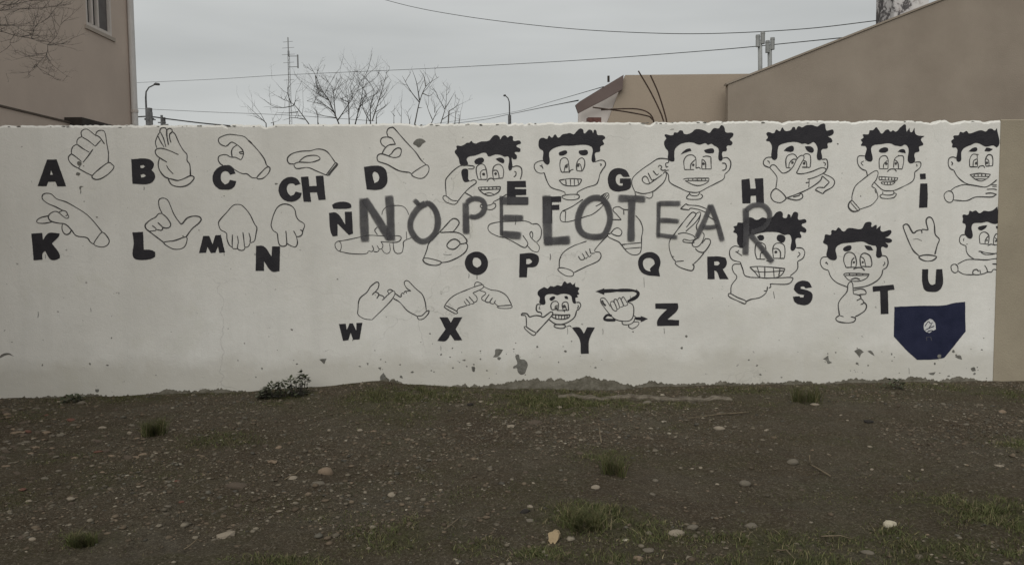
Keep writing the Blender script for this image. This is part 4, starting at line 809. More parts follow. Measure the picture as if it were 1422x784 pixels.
# twin-cowl flue pipes on that roof
for (px, top, k, lab) in ((1055.5, 45, 0, 'taller grey twin-cowl flue pipe above sloping brown roof'), (1069, 53, 1, 'shorter grey twin-cowl flue pipe beside the taller one')):
    Yf = 10.6+.15*k; p = atY(px, 90, Yf); zt = atY(px, top, Yf).z; pxm = Yf/F
    e = empty('flue_pipe', (p.x, Yf, 3.25)); tag(e, lab, 'flue pipe', 'flue pipes on the gable roof')
    z0 = 0; z1 = zt-e.location.z
    mb = MB(); mb.tube([(0.01, 0, z0-.05), (-.005, 0, z1-.10)], 2.9*pxm, 12); mb.build('pipe', M['metal'], e, True)
    mb = MB(); mb.tube([(-3.6*pxm, 0, z1-.13), (3.4*pxm, 0, z1-.10)], 2.0*pxm, 10); mb.build('tee', M['metal'], e, True)
    for (dx, za, zb) in ((-4.0, 20, 4), (2.6, 16, 0)):
        mb = MB(); mb.tube([(dx*pxm, -.02, z1-za*pxm), (dx*pxm, -.02, z1-zb*pxm)], 2.9*pxm, 14); c_ = mb.build('cowl', M['metal'], e)
        mb = MB(); mb.tube([(dx*pxm, -.02, z1-zb*pxm-.03), (dx*pxm, -.02, z1-zb*pxm-.018)], 3.15*pxm, 14); mb.build('rim', M['metal'], c_)
# chimney with flaking paint and soot
def chimney_mat():
    m = bpy.data.materials.new('sooty_flaking_paint'); m.use_nodes = True; t = m.node_tree; b = t.nodes['Principled BSDF']; b.inputs['Roughness'].default_value = .9
    co = t.nodes.new('ShaderNodeTexCoord').outputs['Object']; sx = t.nodes.new('ShaderNodeSeparateXYZ'); t.links.new(co, sx.inputs[0])
    a = t.nodes.new('ShaderNodeMath'); a.operation = 'MULTIPLY_ADD'; a.inputs[1].default_value = .55; t.links.new(sx.outputs['X'], a.inputs[0]); t.links.new(noise(t, co, 7, 6, .7, .5), a.inputs[2])
    c = ramp(t, a.outputs[0], [(.33, (.07, .065, .065)), (.39, (.12, .11, .11)), (.43, (.48, .46, .45)), (.6, (.58, .56, .54))])
    c = mix(t, ramp(t, noise(t, co, 16, 5, .7), [(.55, (0, 0, 0)), (.66, (.8, .8, .8))]), c, (.2, .16, .15)); t.links.new(c, b.inputs['Base Color']); return m
Yc = 10.4; ca = atY(1242, 20, Yc); cb = atY(1290, 20, Yc)
ch = empty('chimney_stack', ((ca.x+cb.x)/2, Yc+.3, roof_z(ca.x)-.1)); hw = (cb.x-ca.x)/2
tag(ch, 'flaking white chimney stained with dark soot above brown gable', 'chimney')
mb = MB(); mb.box(-hw, hw, -.29, .22, -.1, 1.35); mb.build('stack', chimney_mat(), ch)
mb = MB(); mb.box(-hw-.03, hw+.03, -.32, .25, 1.352, 1.45); mb.build('cap', M['cement'], ch)
mb = MB(); mb.box(-hw-.02, hw-.1, -.31, -.292, .10, .13); mb.build('flashing', M['footing'], ch)

# middle house: tan block with a brown barge board and a pale wall to its left
YM = 9.45
mh = empty('flat_roofed_house', (atY(930, 300, YM).x, YM, 0)); tag(mh, 'flat-topped warm tan house with pale side and brown sloping fascia', 'house')
def mr(v): return Vector(v)-Vector(mh.location)
f0 = atY(868.5, 104.3, YM); f1 = atY(1100, 104.3, YM); lx = atY(843, 172, YM); f1.z = f0.z
slope = (f0.x-lx.x)/(f0.z-lx.z); bottom = Vector((lx.x-slope*(lx.z-2.2), YM, 2.2))
fr = [f0, f1, Vector((f1.x, YM, -.2)), Vector((bottom.x, YM, -.2)), bottom]
mb = MB(); mb.prism([mr(p) for p in fr], [mr(p+Vector((0, .10, 0))) for p in fr]); mb.build('wall', M['tan2'], mh)
mb = MB(); mb.box(atY(985, 200, YM).x-mh.location.x, f1.x-mh.location.x-.01, .11, 4.5, -.2, f0.z-.02); mb.build('rear_wall', M['tan2'], mh)
mb = MB(); mb.box(atY(980, 200, YM).x-mh.location.x, f1.x-mh.location.x, .105, 4.6, f0.z-.018, f0.z-.003); mb.build('roof', M['roof'], mh)
pl = [atY(804, 152, YM+.14), atY(868, 112, YM+.14), atY(872, 178, YM+.14), atY(797, 172, YM+.14)]; pl[2] = Vector((pl[1].x, YM+.14, -.2)); pl[3].z = -.2
mb = MB(); mb.prism([mr(p) for p in pl], [mr(p+Vector((0, .14, 0))) for p in pl]); mb.build('side_wall', M['pinkwhite'], mh)
fa = [(799, 146), (805, 141), (836, 122), (866, 104), (864.5, 124), (838, 139), (803, 157)]
fa = [atY(x, y, YM-.06) for x, y in fa]
mb = MB(); mb.prism([mr(p) for p in fa], [mr(p+Vector((0, .055, 0))) for p in fa]); mb.build('fascia', M['fascia'], mh)
pk = atY(845, 114, YM-.03); mb = MB(); mb.tube([mr(pk), mr(pk+Vector((0, 0, .07)))], .014, 6); mb.build('bracket', M['dark'], mh)

# ================================================================== FAR THINGS
def tubes_thing(name, label, cat, pts, rad, material, group=None, smooth=True, sides=6):
    mb = MB(); b0 = Vector(pts[0]); mb.tube([Vector(p)-b0 for p in pts], rad, sides); o = mb.build(name, M[material], None, smooth); o.location = b0; return tag(o, label, cat, group)
def sag_wire(label, pix, r, group='overhead cables'):
    P = []
    for i in range(len(pix)-1): pass
    ys = [p[2] for p in pix]; xy = catmull([(p[0], p[1]) for p in pix], 12)
    x0, x1 = pix[0][0], pix[-1][0]
    pts = [atY(x, y, float(np.interp(x, [p[0] for p in pix], ys))) for x, y in xy]
    return tubes_thing('overhead_cable', label, 'cable', pts, r, 'wire', group, sides=5)
sag_wire('upper cable sagging across the sky to the sooty chimney', [(400,-45,22), (535,0,19), (640,22,17), (780,39,15), (900,46,13.5), (1000,46.5,12.4), (1120,40,11.3), (1220,28.5,10.9)], .006)
sag_wire('long lower cable running behind bare trees to the gable roof', [(150,116,34), (187,115,32), (300,110,29), (400,104,27), (600,95,22), (800,84,17), (1000,69,13), (1110,58.5,11.2), (1180,51.5,9.7)], .0065)
sag_wire('cable rising from the small lamp to the brown fascia tip', [(560,178,32), (660,168,28), (706,159,25), (760,148,19), (803,139.5,9.38)], .008)
sag_wire('thin cable rising to the middle of the brown fascia', [(560,178,34), (706,157,26), (770,140,18), (838,120.5,9.38)], .005)
sag_wire('thick drooping cable beside the tall street lamp', [(120,164,36), (187,162.5,35), (206,161.5,34.9), (232,165,34), (290,172,33), (360,178,32)], .028)
sag_wire('faint high cable passing over the tall street lamp arm', [(120,147,42), (206,151.5,41), (300,156,40), (400,160,39), (520,168,38)], .010)

def street_lamp(px, topy, armpx, Y, lab, thick=False):
    b0 = atY(px, 200, Y); e = empty('street_lamp', (b0.x, Y, 0)); zt = atY(px, topy, Y).z; ax = atY(armpx, topy, Y).x-b0.x
    mb = MB(); pts = [(0, 0, 0), (0, 0, zt*.5), (0, 0, zt-.55), (ax*.04, 0, zt-.3), (ax*.25, 0, zt-.12), (ax*.7, 0, zt)]
    mb.tube(pts, [.06, .05, .036, .03, .028, .026], 8); mb.build('pole', M['pole'], e, True)
    mb = MB(); s = 1 if ax > 0 else -1; mb.tube([(ax*.62, 0, zt+.0), (ax*.75, 0, zt+.02), (ax*1.0, 0, zt), (ax*1.05, 0, zt-.01)], [.03, .06, .05, .02], 8); mb.build('lamp_head', M['pole'], e, True)
    if thick:
        mb = MB(); zz = atY(px, 150, Y).z; mb.tube([(.09, .05, 0), (.09, .05, zz)], .13, 10); mb.build('support_post', M['pole'], e, True)
        mb = MB(); mb.tube([(-.1, .05, zz-.45), (.28, .05, zz-.45)], .05, 6); mb.build('clamp', M['pole'], e)
    else:
        mb = MB(); zz = atY(px, 160, Y).z; mb.tube([(0, 0, 0), (0, 0, zz)], .09, 8); mb.build('sleeve', M['pole'], e, True)
    return tag(e, lab, 'street lamp')
street_lamp(205, 117.5, 221, 34, 'tall curved street lamp beside dark support post and beige house', True)
street_lamp(708, 133, 699.5, 42, 'small distant street lamp standing before the brown-fascia house')
for i, (px, ty) in enumerate(((212, 156), (226, 160), (229.5, 163))):
    Y = 33+i*.6; b0 = atY(px, 200, Y); zt = atY(px, ty, Y).z; pts = [(b0.x, Y, 0), (b0.x-.02, Y, zt*.5), (b0.x, Y, zt)]
    e = empty('utility_post', (b0.x, Y, 0)); mb = MB(); mb.tube([Vector(p)-Vector((b0.x, Y, 0)) for p in pts], [.07, .06, .05], 7); mb.build('post', M['pole'], e, True)
    mb = MB(); mb.tube([(-.16, 0, zt-.3), (.16, 0, zt-.3)], .025, 6); mb.build('crossarm', M['pole'], e)
    tag(e, ('slim dark utility post right beside the tall street lamp', 'taller of two paired slim utility posts behind letter B', 'shorter of two paired slim utility posts behind letter B')[i], 'post', 'posts near the tall street lamp')
# lattice radio mast
Ya = 62; b0 = atY(404, 200, Ya); zt = atY(402.5, 52, Ya).z; mast = empty('radio_mast', (b0.x, Ya, 0)); tag(mast, 'tall thin lattice radio mast behind bare trees', 'mast')
R3 = .21; leg = []
for k in range(3):
    a = 2*math.pi*k/3+.4; mb = MB(); mb.tube([(R3*math.cos(a), R3*math.sin(a), 0), (R3*math.cos(a)*.35, R3*math.sin(a)*.35, zt-1)], .017, 5); mb.build('leg', M['mast'], mast)
mb = MB(); nz_ = 46
for i in range(nz_):
    za, zb = (zt-1.2)*i/nz_, (zt-1.2)*(i+1)/nz_
    for k in range(3):
        a = 2*math.pi*k/3+.4; b_ = 2*math.pi*(k+1)/3+.4; s1 = R3*(1-.65*i/nz_); s2 = R3*(1-.65*(i+1)/nz_)
        mb.tube([(s1*math.cos(a), s1*math.sin(a), za), (s2*math.cos(b_), s2*math.sin(b_), zb)], .008, 3, False)
mb.build('bracing', M['mast'], mast)
mb = MB(); mb.tube([(0, 0, zt-1.4), (0, 0, zt)], .04, 6); mb.build('top_spike', M['mast'], mast)
for z, w in ((zt-.35, .38), (zt-.8, .45), (zt-1.3, .5), (zt-1.9, .42), (zt-3.2, .4)):
    mb = MB(); mb.tube([(-w, 0, z), (w, .0, z+.05)], .014, 5); mb.build('antenna_arm', M['mast'], mast)
mb = MB(); mb.box(.66, .74, -.06, .06, zt-2.3, zt-1.3); mb.tube([(0, 0, zt-2.2), (.75, 0, zt-2.2)], .025, 5); mb.tube([(0, 0, zt-1.4), (.75, 0, zt-1.4)], .025, 5); mb.build('panel_antenna', M['mast'], mast)

# ------------------------------------------------------------------ bare trees behind the wall
ZT_ = Zoom(330, 80, 4.309)
def bare_tree(name, label, traces, trunk_px, Y, twigs=1.0, seed=1, rmain=.013, group=None, zoom=ZT_, depth=.5, small=1.0, knee_z=None):
    R = random.Random(seed); b0 = atY(trunk_px, 200, Y); e = empty(name, (b0.x, Y, 0)); org = Vector(e.location)
    mb = MB(); tb = MB(); starts = []; polys = [catmull(t_, 6) for t_ in traces]
    def twig(p, d, l, r, lev):
        pts = [p.copy()]; n = 4; c = p.copy(); dd = d.copy()
        for i in range(n):
            dd = (dd + Vector((R.gauss(0, .16), R.gauss(0, .16), R.gauss(.05, .12)))).normalized(); c = c+dd*l/n; pts.append(c.copy())
        mb.tube([q-org for q in pts], [r*(1-.75*i/n) for i in range(n+1)], 4, False)
        if lev > 0:
            for i in range(1, n+1):
                if R.random() < .62*twigs:
                    s = Vector((R.gauss(0, .75), R.gauss(0, .6), R.gauss(.15, .6))); twig(pts[i], (dd+s).normalized(), l*R.uniform(.3, .62), r*.55, lev-1)
    for ti, tr in enumerate(traces):
        xy = catmull(tr, 12); n = len(xy); dy = R.uniform(-depth, depth); pts = []
        for i, (x, y) in enumerate(xy):
            pts.append(atY(zoom.x0+x/zoom.k, zoom.y0+y/zoom.k, Y+dy*(i/n)+R.gauss(0, .012)))
        L_ = sum((pts[i+1]-pts[i]).length for i in range(n-1)); r_ = .72*rmain*min(1.25, .55+L_*.45)
        mb.tube([q-org for q in pts], [r_*(1-.78*i/(n-1)) for i in range(n)], 5, False)
        if not any(min(math.dist(tr[0], q_) for q_ in o_) < 16 for o_ in polys[:ti]): starts.append(pts[0])
        for i in range(2, n):
            if R.random() < .42*twigs:
                d = (pts[i]-pts[i-1]).normalized(); s = Vector((R.choice((-1, 1))*R.uniform(.4, 1.1), R.gauss(0, .6), R.uniform(-.1, .6))); twig(pts[i], (d+s).normalized(), R.uniform(.12, .42)*small, max(.0022, r_*.42), 2)
    top = sum((s.z for s in starts))/len(starts); top = min(top, max(s.z for s in starts)-.02); knee = Vector((b0.x, Y, max(.5, knee_z or top-.9)))
    tb.tube([Vector((0, 0, -.05)), Vector((.02, .01, knee.z*.5)), knee-org], [.05, .038, .028], 8)
    for s in starts:
        mid = knee.lerp(s, .5)+Vector((0, 0, -.06)); tb.tube([knee-org, mid-org, s-org], [1.3*rmain, 1.0*rmain, .75*rmain], 6)
    tb.build('trunk', M['bark'], e, True); mb.build('crown', M['bark'], e, True, recalc=False)
    return tag(e, label, 'tree', group or 'bare trees behind the wall')
bare_tree('bare_shrub', 'low bare shrub with few twigs before the radio mast', [[(170,392),(130,355),(60,290)], [(165,390),(140,340),(110,300)], [(150,375),(100,352),(55,345)], [(215,392),(205,355)], [(200,392),(240,380)]], 372, 10.2, .5, 3, .009)
bare_tree('bare_tree', 'bare tree leaning over the radio mast with drooping side twigs', [[(425,395),(340,285),(270,250),(245,230)], [(335,288),(270,300),(210,290),(158,252)], [(360,325),(300,332),(235,330)], [(335,285),(345,262),(362,240)], [(320,275),(300,215),(298,175)], [(400,370),(330,360),(270,375)]], 432, 10.4, .6, 5, .012)
bare_tree('bare_tree', 'widest bare tree, its one long shoot crossing the lower cable', [[(605,395),(545,255),(500,190),(465,105),(425,38)], [(545,255),(490,225),(430,180)], [(585,345),(575,240),(565,180),(540,145)], [(600,375),(650,300),(715,200),(725,165)], [(668,392),(660,260),(645,180)], [(705,392),(740,250),(750,170),(755,118)], [(578,330),(520,285),(415,260)], [(465,110),(480,180),(530,235)], [(660,265),(600,240)], [(590,360),(520,350),(470,340)], [(480,390),(475,330),(440,290)], [(720,310),(770,240),(765,200)]], 473, 10.8, 1.15, 8, .013)
bare_tree('bare_tree', 'bare tree with fan of upright shoots, tallest touching the cable', [[(795,392),(795,290),(815,200),(765,115)], [(805,380),(850,240),(880,140),(892,80)], [(845,255),(880,220),(897,170)], [(820,330),(870,300),(890,280)], [(790,380),(750,300),(745,220)], [(830,390),(835,340),(885,290)], [(770,392),(780,330),(830,250)]], 516, 10.5, .8, 13, .012)
bare_tree('bare_shrub', 'small bare shrub between the two taller bare tree clumps', [[(978,390),(980,330),(980,265)], [(935,390),(935,330),(940,285)], [(1030,385),(1015,330),(1000,310)], [(975,350),(950,310)], [(940,350),(915,320)], [(1028,380),(1040,340)]], 556, 10.3, .6, 17, .008, small=.5)
bare_tree('bare_tree', 'slender bare tree forking into long spreading shoots', [[(1060,395),(1090,260),(1130,170),(1205,115)], [(1085,265),(1035,200),(985,110)], [(1088,255),(1070,150),(1045,75)], [(1125,172),(1115,115),(1090,75)], [(1080,300),(1105,300)], [(1110,215),(1150,230),(1175,205)]], 577, 11.0, .35, 19, .014)
bare_tree('bare_tree', 'bushy low bare tree behind the wall near the small lamp', [[(1215,395),(1245,290),(1250,175)], [(1245,300),(1275,250),(1300,205)], [(1240,310),(1200,240),(1190,210),(1170,185)], [(1160,392),(1200,310),(1230,280)], [(1265,320),(1310,290),(1330,245)], [(1300,392),(1310,280)], [(1165,370),(1140,310),(1125,250)], [(1225,370),(1290,330),(1335,325)], [(1325,392),(1335,320)], [(1180,330),(1175,260)]], 614, 10.6, .8, 23, .011, small=.7)
# tree in the strip behind the wall at the far left, in front of the beige house
ZL = Zoom(0, 0, 4.354)
bare_tree('bare_tree', 'bare tree with fine tangled twigs before the beige house', [[(-60,205),(0,190),(90,215),(190,235),(290,270),(380,265)], [(-60,140),(0,155),(80,155),(160,195),(240,225)], [(-60,60),(0,62),(120,55),(230,55),(300,80)], [(-40,20),(60,30),(160,10),(260,-20)], [(290,270),(340,220),(370,140)], [(290,270),(280,330),(215,400)], [(190,235),(215,160),(260,130)], [(380,265),(420,240)], [(85,213),(60,260),(90,300)], [(280,330),(330,420)], [(215,390),(180,440)], [(240,50),(380,35)], [(100,30),(190,-30)], [(215,390),(270,450)], [(280,320),(200,340)]], -45, 8.42, 1.35, 29, .0055, zoom=ZL, depth=.10, small=.75, group='bare trees behind the wall', knee_z=2.2)

# ================================================================== SMALL THINGS ON THE GROUND
def gz1(x, y): return float(ground_z(x, y))
# icosahedron base
_p = (1+5**.5)/2
IV = np.array([(-1,_p,0),(1,_p,0),(-1,-_p,0),(1,-_p,0),(0,-1,_p),(0,1,_p),(0,-1,-_p),(0,1,-_p),(_p,0,-1),(_p,0,1),(-_p,0,-1),(-_p,0,1)], float); IV /= np.linalg.norm(IV[0])
IF = np.array([(0,11,5),(0,5,1),(0,1,7),(0,7,10),(0,10,11),(1,5,9),(5,11,4),(11,10,2),(10,7,6),(7,1,8),(3,9,4),(3,4,2),(3,2,6),(3,6,8),(3,8,9),(4,9,5),(2,4,11),(6,2,10),(8,6,7),(9,8,1)])
def tint_mat(name, attr, var=.25, scale=40, rough=.9, bump=.4):
    m = bpy.data.materials.new(name); m.use_nodes = True; t = m.node_tree; b = t.nodes['Principled BSDF']; b.inputs['Roughness'].default_value = rough; b.inputs['Specular IOR Level'].default_value = .2
    a = t.nodes.new('ShaderNodeAttribute'); a.attribute_name = attr; co = t.nodes.new('ShaderNodeTexCoord').outputs['Object']
    c = mix(t, 1.0, a.outputs['Color'], ramp(t, noise(t, co, scale, 5, .7), [(.3, (1-var,)*3), (.7, (1+var,)*3)]), 'MULTIPLY'); t.links.new(c, b.inputs['Base Color'])
    if bump:
        bp = t.nodes.new('ShaderNodeBump'); bp.inputs['Strength'].default_value = bump; bp.inputs['Distance'].default_value = .004
        t.links.new(noise(t, co, scale*3, 4, .7), bp.inputs['Height']); t.links.new(bp.outputs[0], b.inputs['Normal'])
    return m
M['gravel'] = tint_mat('gravel_stone', 'tint')
# gravel: what nobody could count
NG = 56000
cx = rng.uniform(-5.5, 5.8, NG*4); cy = 3.3+ (rng.random(NG*4)**.8)*4.6
u_, w_ = wall_uw(cx, cy)
dens = np.clip(fbm(cx*1.4, cy*1.4, 4, 61)*3.4-1.25, .08, 1)*(1-.8*np.clip(green_mask(cx, cy), 0, 1))
leftish = np.exp(-(((cx+2.4)/2.2)**2+((cy-6.0)/1.3)**2)); dens = np.clip(dens+.45*leftish+.5*np.exp(-w_/.18), 0, 1)
keep = (rng.random(NG*4) < dens) & (w_ > .03); cx, cy = cx[keep][:NG], cy[keep][:NG]; n = len(cx)
sz = np.clip(rng.lognormal(math.log(.0046), .62, n), .0022, .022)
sc = np.stack([sz*rng.uniform(.8, 1.35, n), sz*rng.uniform(.8, 1.2, n), sz*rng.uniform(.28, .62, n)], -1)
an = rng.uniform(0, 6.28, n); jit = rng.uniform(.78, 1.18, (n, 12, 1))
V = IV[None]*jit*sc[:, None, :]; ca_, sa_ = np.cos(an)[:, None], np.sin(an)[:, None]
V = np.stack([V[..., 0]*ca_-V[..., 1]*sa_, V[..., 0]*sa_+V[..., 1]*ca_, V[..., 2]], -1)
V += np.stack([cx, cy, ground_z(cx, cy)+sc[:, 2]*.12], -1)[:, None, :]
Fg = (IF[None]+12*np.arange(n)[:, None, None]).reshape(-1, 3)
gravel = np_mesh('gravel', V.reshape(-1, 3), Fg, M['gravel'], 3); tag(gravel, 'fine grey and brown gravel strewn over the dirt', 'gravel', kind='stuff')
pal = np.array([(.115, .098, .072), (.145, .125, .094), (.185, .16, .12), (.092, .071, .049), (.115, .090, .063), (.085, .078, .062), (.23, .205, .16)])
tint = pal[rng.choice(len(pal), n, p=[.22, .12, .05, .30, .17, .125, .015])]*rng.uniform(.6, 1.25, (n, 1))
cattr(gravel, 'tint', np.repeat(tint, 12, 0))

# individual stones
def stone_mesh(seed, flat=.6, angular=False):
    import bmesh
    R = random.Random(seed); bm = bmesh.new(); bmesh.ops.create_icosphere(bm, subdivisions=1 if angular else 2, radius=1)
    dirs = [(Vector((R.gauss(0, 1), R.gauss(0, 1), R.gauss(0, 1))).normalized(), R.uniform(.62, .92)) for _ in range(9)]
    for v in bm.verts:
        for d, l in dirs:
            k = v.co.dot(d)
            if k > l: v.co -= d*(k-l)*(1 if angular else .85)
        v.co *= R.uniform(.97, 1.03); v.co.z *= flat
    me = bpy.data.meshes.new('stone'); bm.to_mesh(me); bm.free()
    if not angular: me.polygons.foreach_set('use_smooth', [True]*len(me.polygons))
    return me
def smat(nm, c): return mat(nm, tuple(x*.78 for x in c), c, 22, .9, .5, 120, lo=.3, hi=.7)
SM = {'grey': smat('grey_stone', (.155, .135, .104)), 'tan': smat('tan_stone', (.22, .165, .115)), 'brown': smat('brown_stone', (.10, .078, .058)), 'dark': smat('dark_stone', (.03, .026, .022)), 'pale': smat('pale_stone', (.27, .23, .175)), 'white': smat('white_stone', (.50, .45, .34)), 'red': smat('brick_fragment', (.14, .07, .05))}
stone_meshes = {k: [] for k in SM}
for k in SM:
    for s in range(4):
        me = stone_mesh(hash_ := sum(map(ord, k))*7+s, random.Random(s).uniform(.45, .75), s == 3); me.materials.append(SM[k]); stone_meshes[k].append(me)
def stone(px, py, wpx, col, label, group=None, v=0, sy=.8, sz=1.0, cat='stone', name='stone'):
    c = ground_pt(px, py, 0); c = ground_pt(px, py, gz1(c.x, c.y)); r = wpx*c.y/F/2
    o = bpy.data.objects.new(name, stone_meshes[col][v % 4]); COL.objects.link(o)
    o.location = (c.x, c.y, gz1(c.x, c.y)+r*.05*sz); o.scale = (r*1.08, r*sy*1.08, r*sz); o.rotation_euler = (random.uniform(-.15, .15), random.uniform(-.15, .15), random.uniform(-.6, .6))
    return tag(o, label, cat, group)
for (px, py, w, col, lab, v, sy, sz) in [
    (453, 658, 23, 'tan', 'rounded pinkish tan stone with a flat stone before it', 0, .7, 1.1), (443, 669, 21, 'grey', 'flat grey stone lying beside the rounded tan stone', 1, .8, .6), (406, 664, 15, 'pale', 'pale flat pebble next to dry stick and tan stone', 2, .7, .7),
    (379, 642, 19, 'tan', 'flat tan stone on bare dirt away from the rounded one', 3, .7, .6), (313, 746, 30, 'pale', 'angular wedge-shaped pale stone, largest on the dirt', 3, .55, .75), (1236, 729, 18, 'white', 'bright cream-white stone in grass', 0, .8, 1.2),
    (998, 595, 17, 'pale', 'pale round stone on dirt beside long dry stalk', 1, .8, .9), (899, 559, 15, 'grey', 'grey stone set just below the concrete footing', 2, .8, .9), (1035, 672, 18, 'grey', 'smooth grey stone on open brown dirt', 0, .8, .8),
    (1043, 729, 22, 'grey', 'broad grey stone at the edge of the grass', 1, .7, .8), (940, 741, 25, 'pale', 'long pale stone half sunk at the grass edge', 2, .6, .7), (962, 734, 17, 'grey', 'grey stone behind the long pale stone', 0, .7, .8),
    (869, 750, 10, 'white', 'tiny white pebble in the grass', 0, .6, .8), (709, 592, 14, 'pale', 'pale angular stone beside a dirt clod', 3, .8, .8), (748, 601, 11, 'grey', 'small pointed grey stone next to a dirt clod', 3, .8, 1.1), (742, 588, 26, 'brown', 'dark brown dirt clod near the wall', 3, .7, .8),
    (98, 694, 12, 'pale', 'pale pebble on the gravelly ground', 1, .8, .9), (180, 602, 9, 'pale', 'pale square pebble beside a round grass tuft', 3, .8, 1.0), (113, 561, 12, 'grey', 'grey stone near the wall foot among weeds', 0, .8, .8), (329, 676, 34, 'brown', 'low dark brown stone standing in for a dark pit in grey gravel', 2, .55, .5),  # the low dark brown stone stands in for a dark pit
    (729, 712, 15, 'dark', 'small black stone on gravelly dirt', 0, .7, .8), (736, 727, 14, 'grey', 'grey pebble next to the small black stone', 1, .7, .7), (1391, 573, 15, 'tan', 'tan stone before the plain tan wall', 0, .7, .7), (1101, 642, 18, 'grey', 'dull grey stone beside a bent dry twig', 2, .8, .9),
    (1206, 586, 16, 'dark', 'dark angular stone below the navy shield', 3, .7, .8), (1131, 562, 13, 'pale', 'pale stone beside the grass clump at the wall', 1, .7, .7), (900, 762, 20, 'grey', 'wide flat grey stone among grass', 1, .7, .6), (887, 776, 16, 'tan', 'tan stone below the wide flat grey stone', 0, .7, .8),
    (1205, 768, 20, 'grey', 'mossy grey stone sunk in the grass', 2, .7, .6), (500, 600, 8, 'pale', 'tiny pale pebble near the raised bank', 0, .8, .8), (252, 699, 10, 'red', 'small red brick fragment in gravel', 3, .7, .7), (653, 562, 11, 'dark', 'small black lump near the wall foot', 3, .8, 1.0), (668, 557, 8, 'pale', 'pale chip beside the small black lump', 3, .8, 1.0),
    (827, 679, 13, 'pale', 'pale pebble before the upright grass sprig', 2, .8, .8), (906, 685, 10, 'grey', 'grey pebble on bare dirt between two grass patches', 1, .8, .8), (1388, 644, 15, 'pale', 'pale jagged cement scrap on dirt', 3, .8, .7), (30, 746, 13, 'brown', 'brown stone with dark hollow behind it', 0, .8, .8), (1083, 778, 12, 'grey', 'grey pebble in thick grass', 0, .8, .8)]:
    stone(px, py, w, col, lab, None, v, sy, sz)
R = random.Random(77)
made = 0
def lab_(px, py):
    c = ground_pt(px, py); g_ = float(green_mask(c.x, c.y)); w_ = wall_uw(c.x, c.y)[1]
    where = 'among the short grass' if g_ > .4 else ('near the foot of the wall' if w_ < .9 else ('on stony dirt towards the beige house' if c.x < -1.0 else 'on open brown dirt'))
    l_ = 'small loose %s stone %s' % (col_, where); return l_, 'loose %s stones %s' % (col_, where)
while made < 150:
    px = R.uniform(5, 1415); py = R.choice([R.uniform(555, 620), R.uniform(590, 700), R.uniform(560, 780)])
    if px > 500 and R.random() < .45: continue
    w = min(15, 4.5+R.expovariate(.42)); col_ = R.choice(['grey', 'grey', 'tan', 'brown', 'pale', 'brown'])
    stone(px, py, w, col_, *lab_(px, py), R.randrange(4), R.uniform(.6, .9), R.uniform(.6, 1)); made += 1
for k in range(70):
    px = min(330, 2+R.expovariate(1/95)); py = R.gauss(612, 24)
    if py < 562 or py > 690: continue
    col_ = R.choice(['grey', 'tan', 'brown', 'brown', 'grey', 'red' if R.random() < .4 else 'tan']); l_ = 'rough %s rubble stone in the stony patch near the beige house' % ('reddish' if col_ == 'red' else col_)
    stone(px, py, R.uniform(7, 15), col_, l_, 'rubble stones near the beige house', R.choice((3, 3, 0, 1, 2)), R.uniform(.55, .9), R.uniform(.5, .9))
# torn pale wood/cement chunk
def chunk(px, py, w, h, label):
    c = ground_pt(px, py+h*.3, 0); k = c.y/F; R = random.Random(4); mb = MB(); 
    ring = [(-.5,-.45),(-.38,-.2),(-.2,-.5),(-.02,-.3),(.12,-.48),(.42,-.12),(.5,.2),(.38,.42),(.05,.5),(-.12,.36),(-.42,.3),(-.36,-.05)]
    fr_ = [Vector((a*w*k, -.02, (b_+.5)*h*k)) for a, b_ in [(x, -y if False else y) for x, y in ring]]
    fr_ = [Vector((p.x, p.y+p.z*.5, p.z*.9)) for p in fr_]
    mb.prism(fr_, [p+Vector((.01, .03, -.005)) for p in fr_]); o = mb.build('broken_plaster', smat('ochre_plaster', (.33, .25, .15))); o.location = (c.x, c.y, gz1(c.x, c.y)-.008); return tag(o, label, 'plaster')
chunk(768, 752, 17, 19, 'ragged ochre plaster fragment standing in grass')

# twigs and dry stalks
M['straw'] = mat('dry_stalk', (.10, .08, .052), (.16, .128, .085), 30, .9)
def twig(pix, r, label, lift=.012):
    pts = []
    for i, (px, py, h) in enumerate(pix):
        c = ground_pt(px, py, 0); pts.append(Vector((c.x, c.y, gz1(c.x, c.y)+lift+h)))
    mb = MB(); o0 = pts[0]; xs = []
    for i in range(len(pts)-1):
        for t in (0, .33, .66): xs.append(pts[i].lerp(pts[i+1], t)+Vector((0, random.gauss(0, .004), random.gauss(0, .003))))
    xs.append(pts[-1]); mb.tube([p-o0 for p in xs], [r*(1-.5*i/len(xs)) for i in range(len(xs))], 6); o = mb.build('twig', M['straw'], None, True); o.location = o0; return tag(o, label, 'twig')
twig([(1153, 657, 0), (1125, 640, .01), (1124, 640, .075)], .006, 'bent dry twig with upright end on brown dirt')
twig([(835, 616, 0), (833, 608, .02), (832, 604, .06)], .006, 'short dry stub poking up from brown dirt')
twig([(1040, 574, 0), (1000, 577, .005), (955, 580, 0)], .005, 'long thin dry stalk lying near the wall')
twig([(395, 664, 0), (410, 657, .01), (422, 650, .02)], .005, 'curved dry stick beside the pale flat pebble')
twig([(618, 752, .04), (625, 735, .01), (640, 722, .0)], .004, 'thin dry stalk leaning in the grass')
twig([(255, 757, 0), (268, 750, .015), (283, 741, .02)], .004, 'small dry twig beside the wedge-shaped stone')
twig([(1140, 738, 0), (1160, 740, .01), (1185, 741, 0)], .004, 'straight dry twig on dirt near cream-white stone')
twig([(1075, 757, 0), (1092, 765, .02), (1105, 778, .0)], .004, 'slanting straw stalk in thick grass')

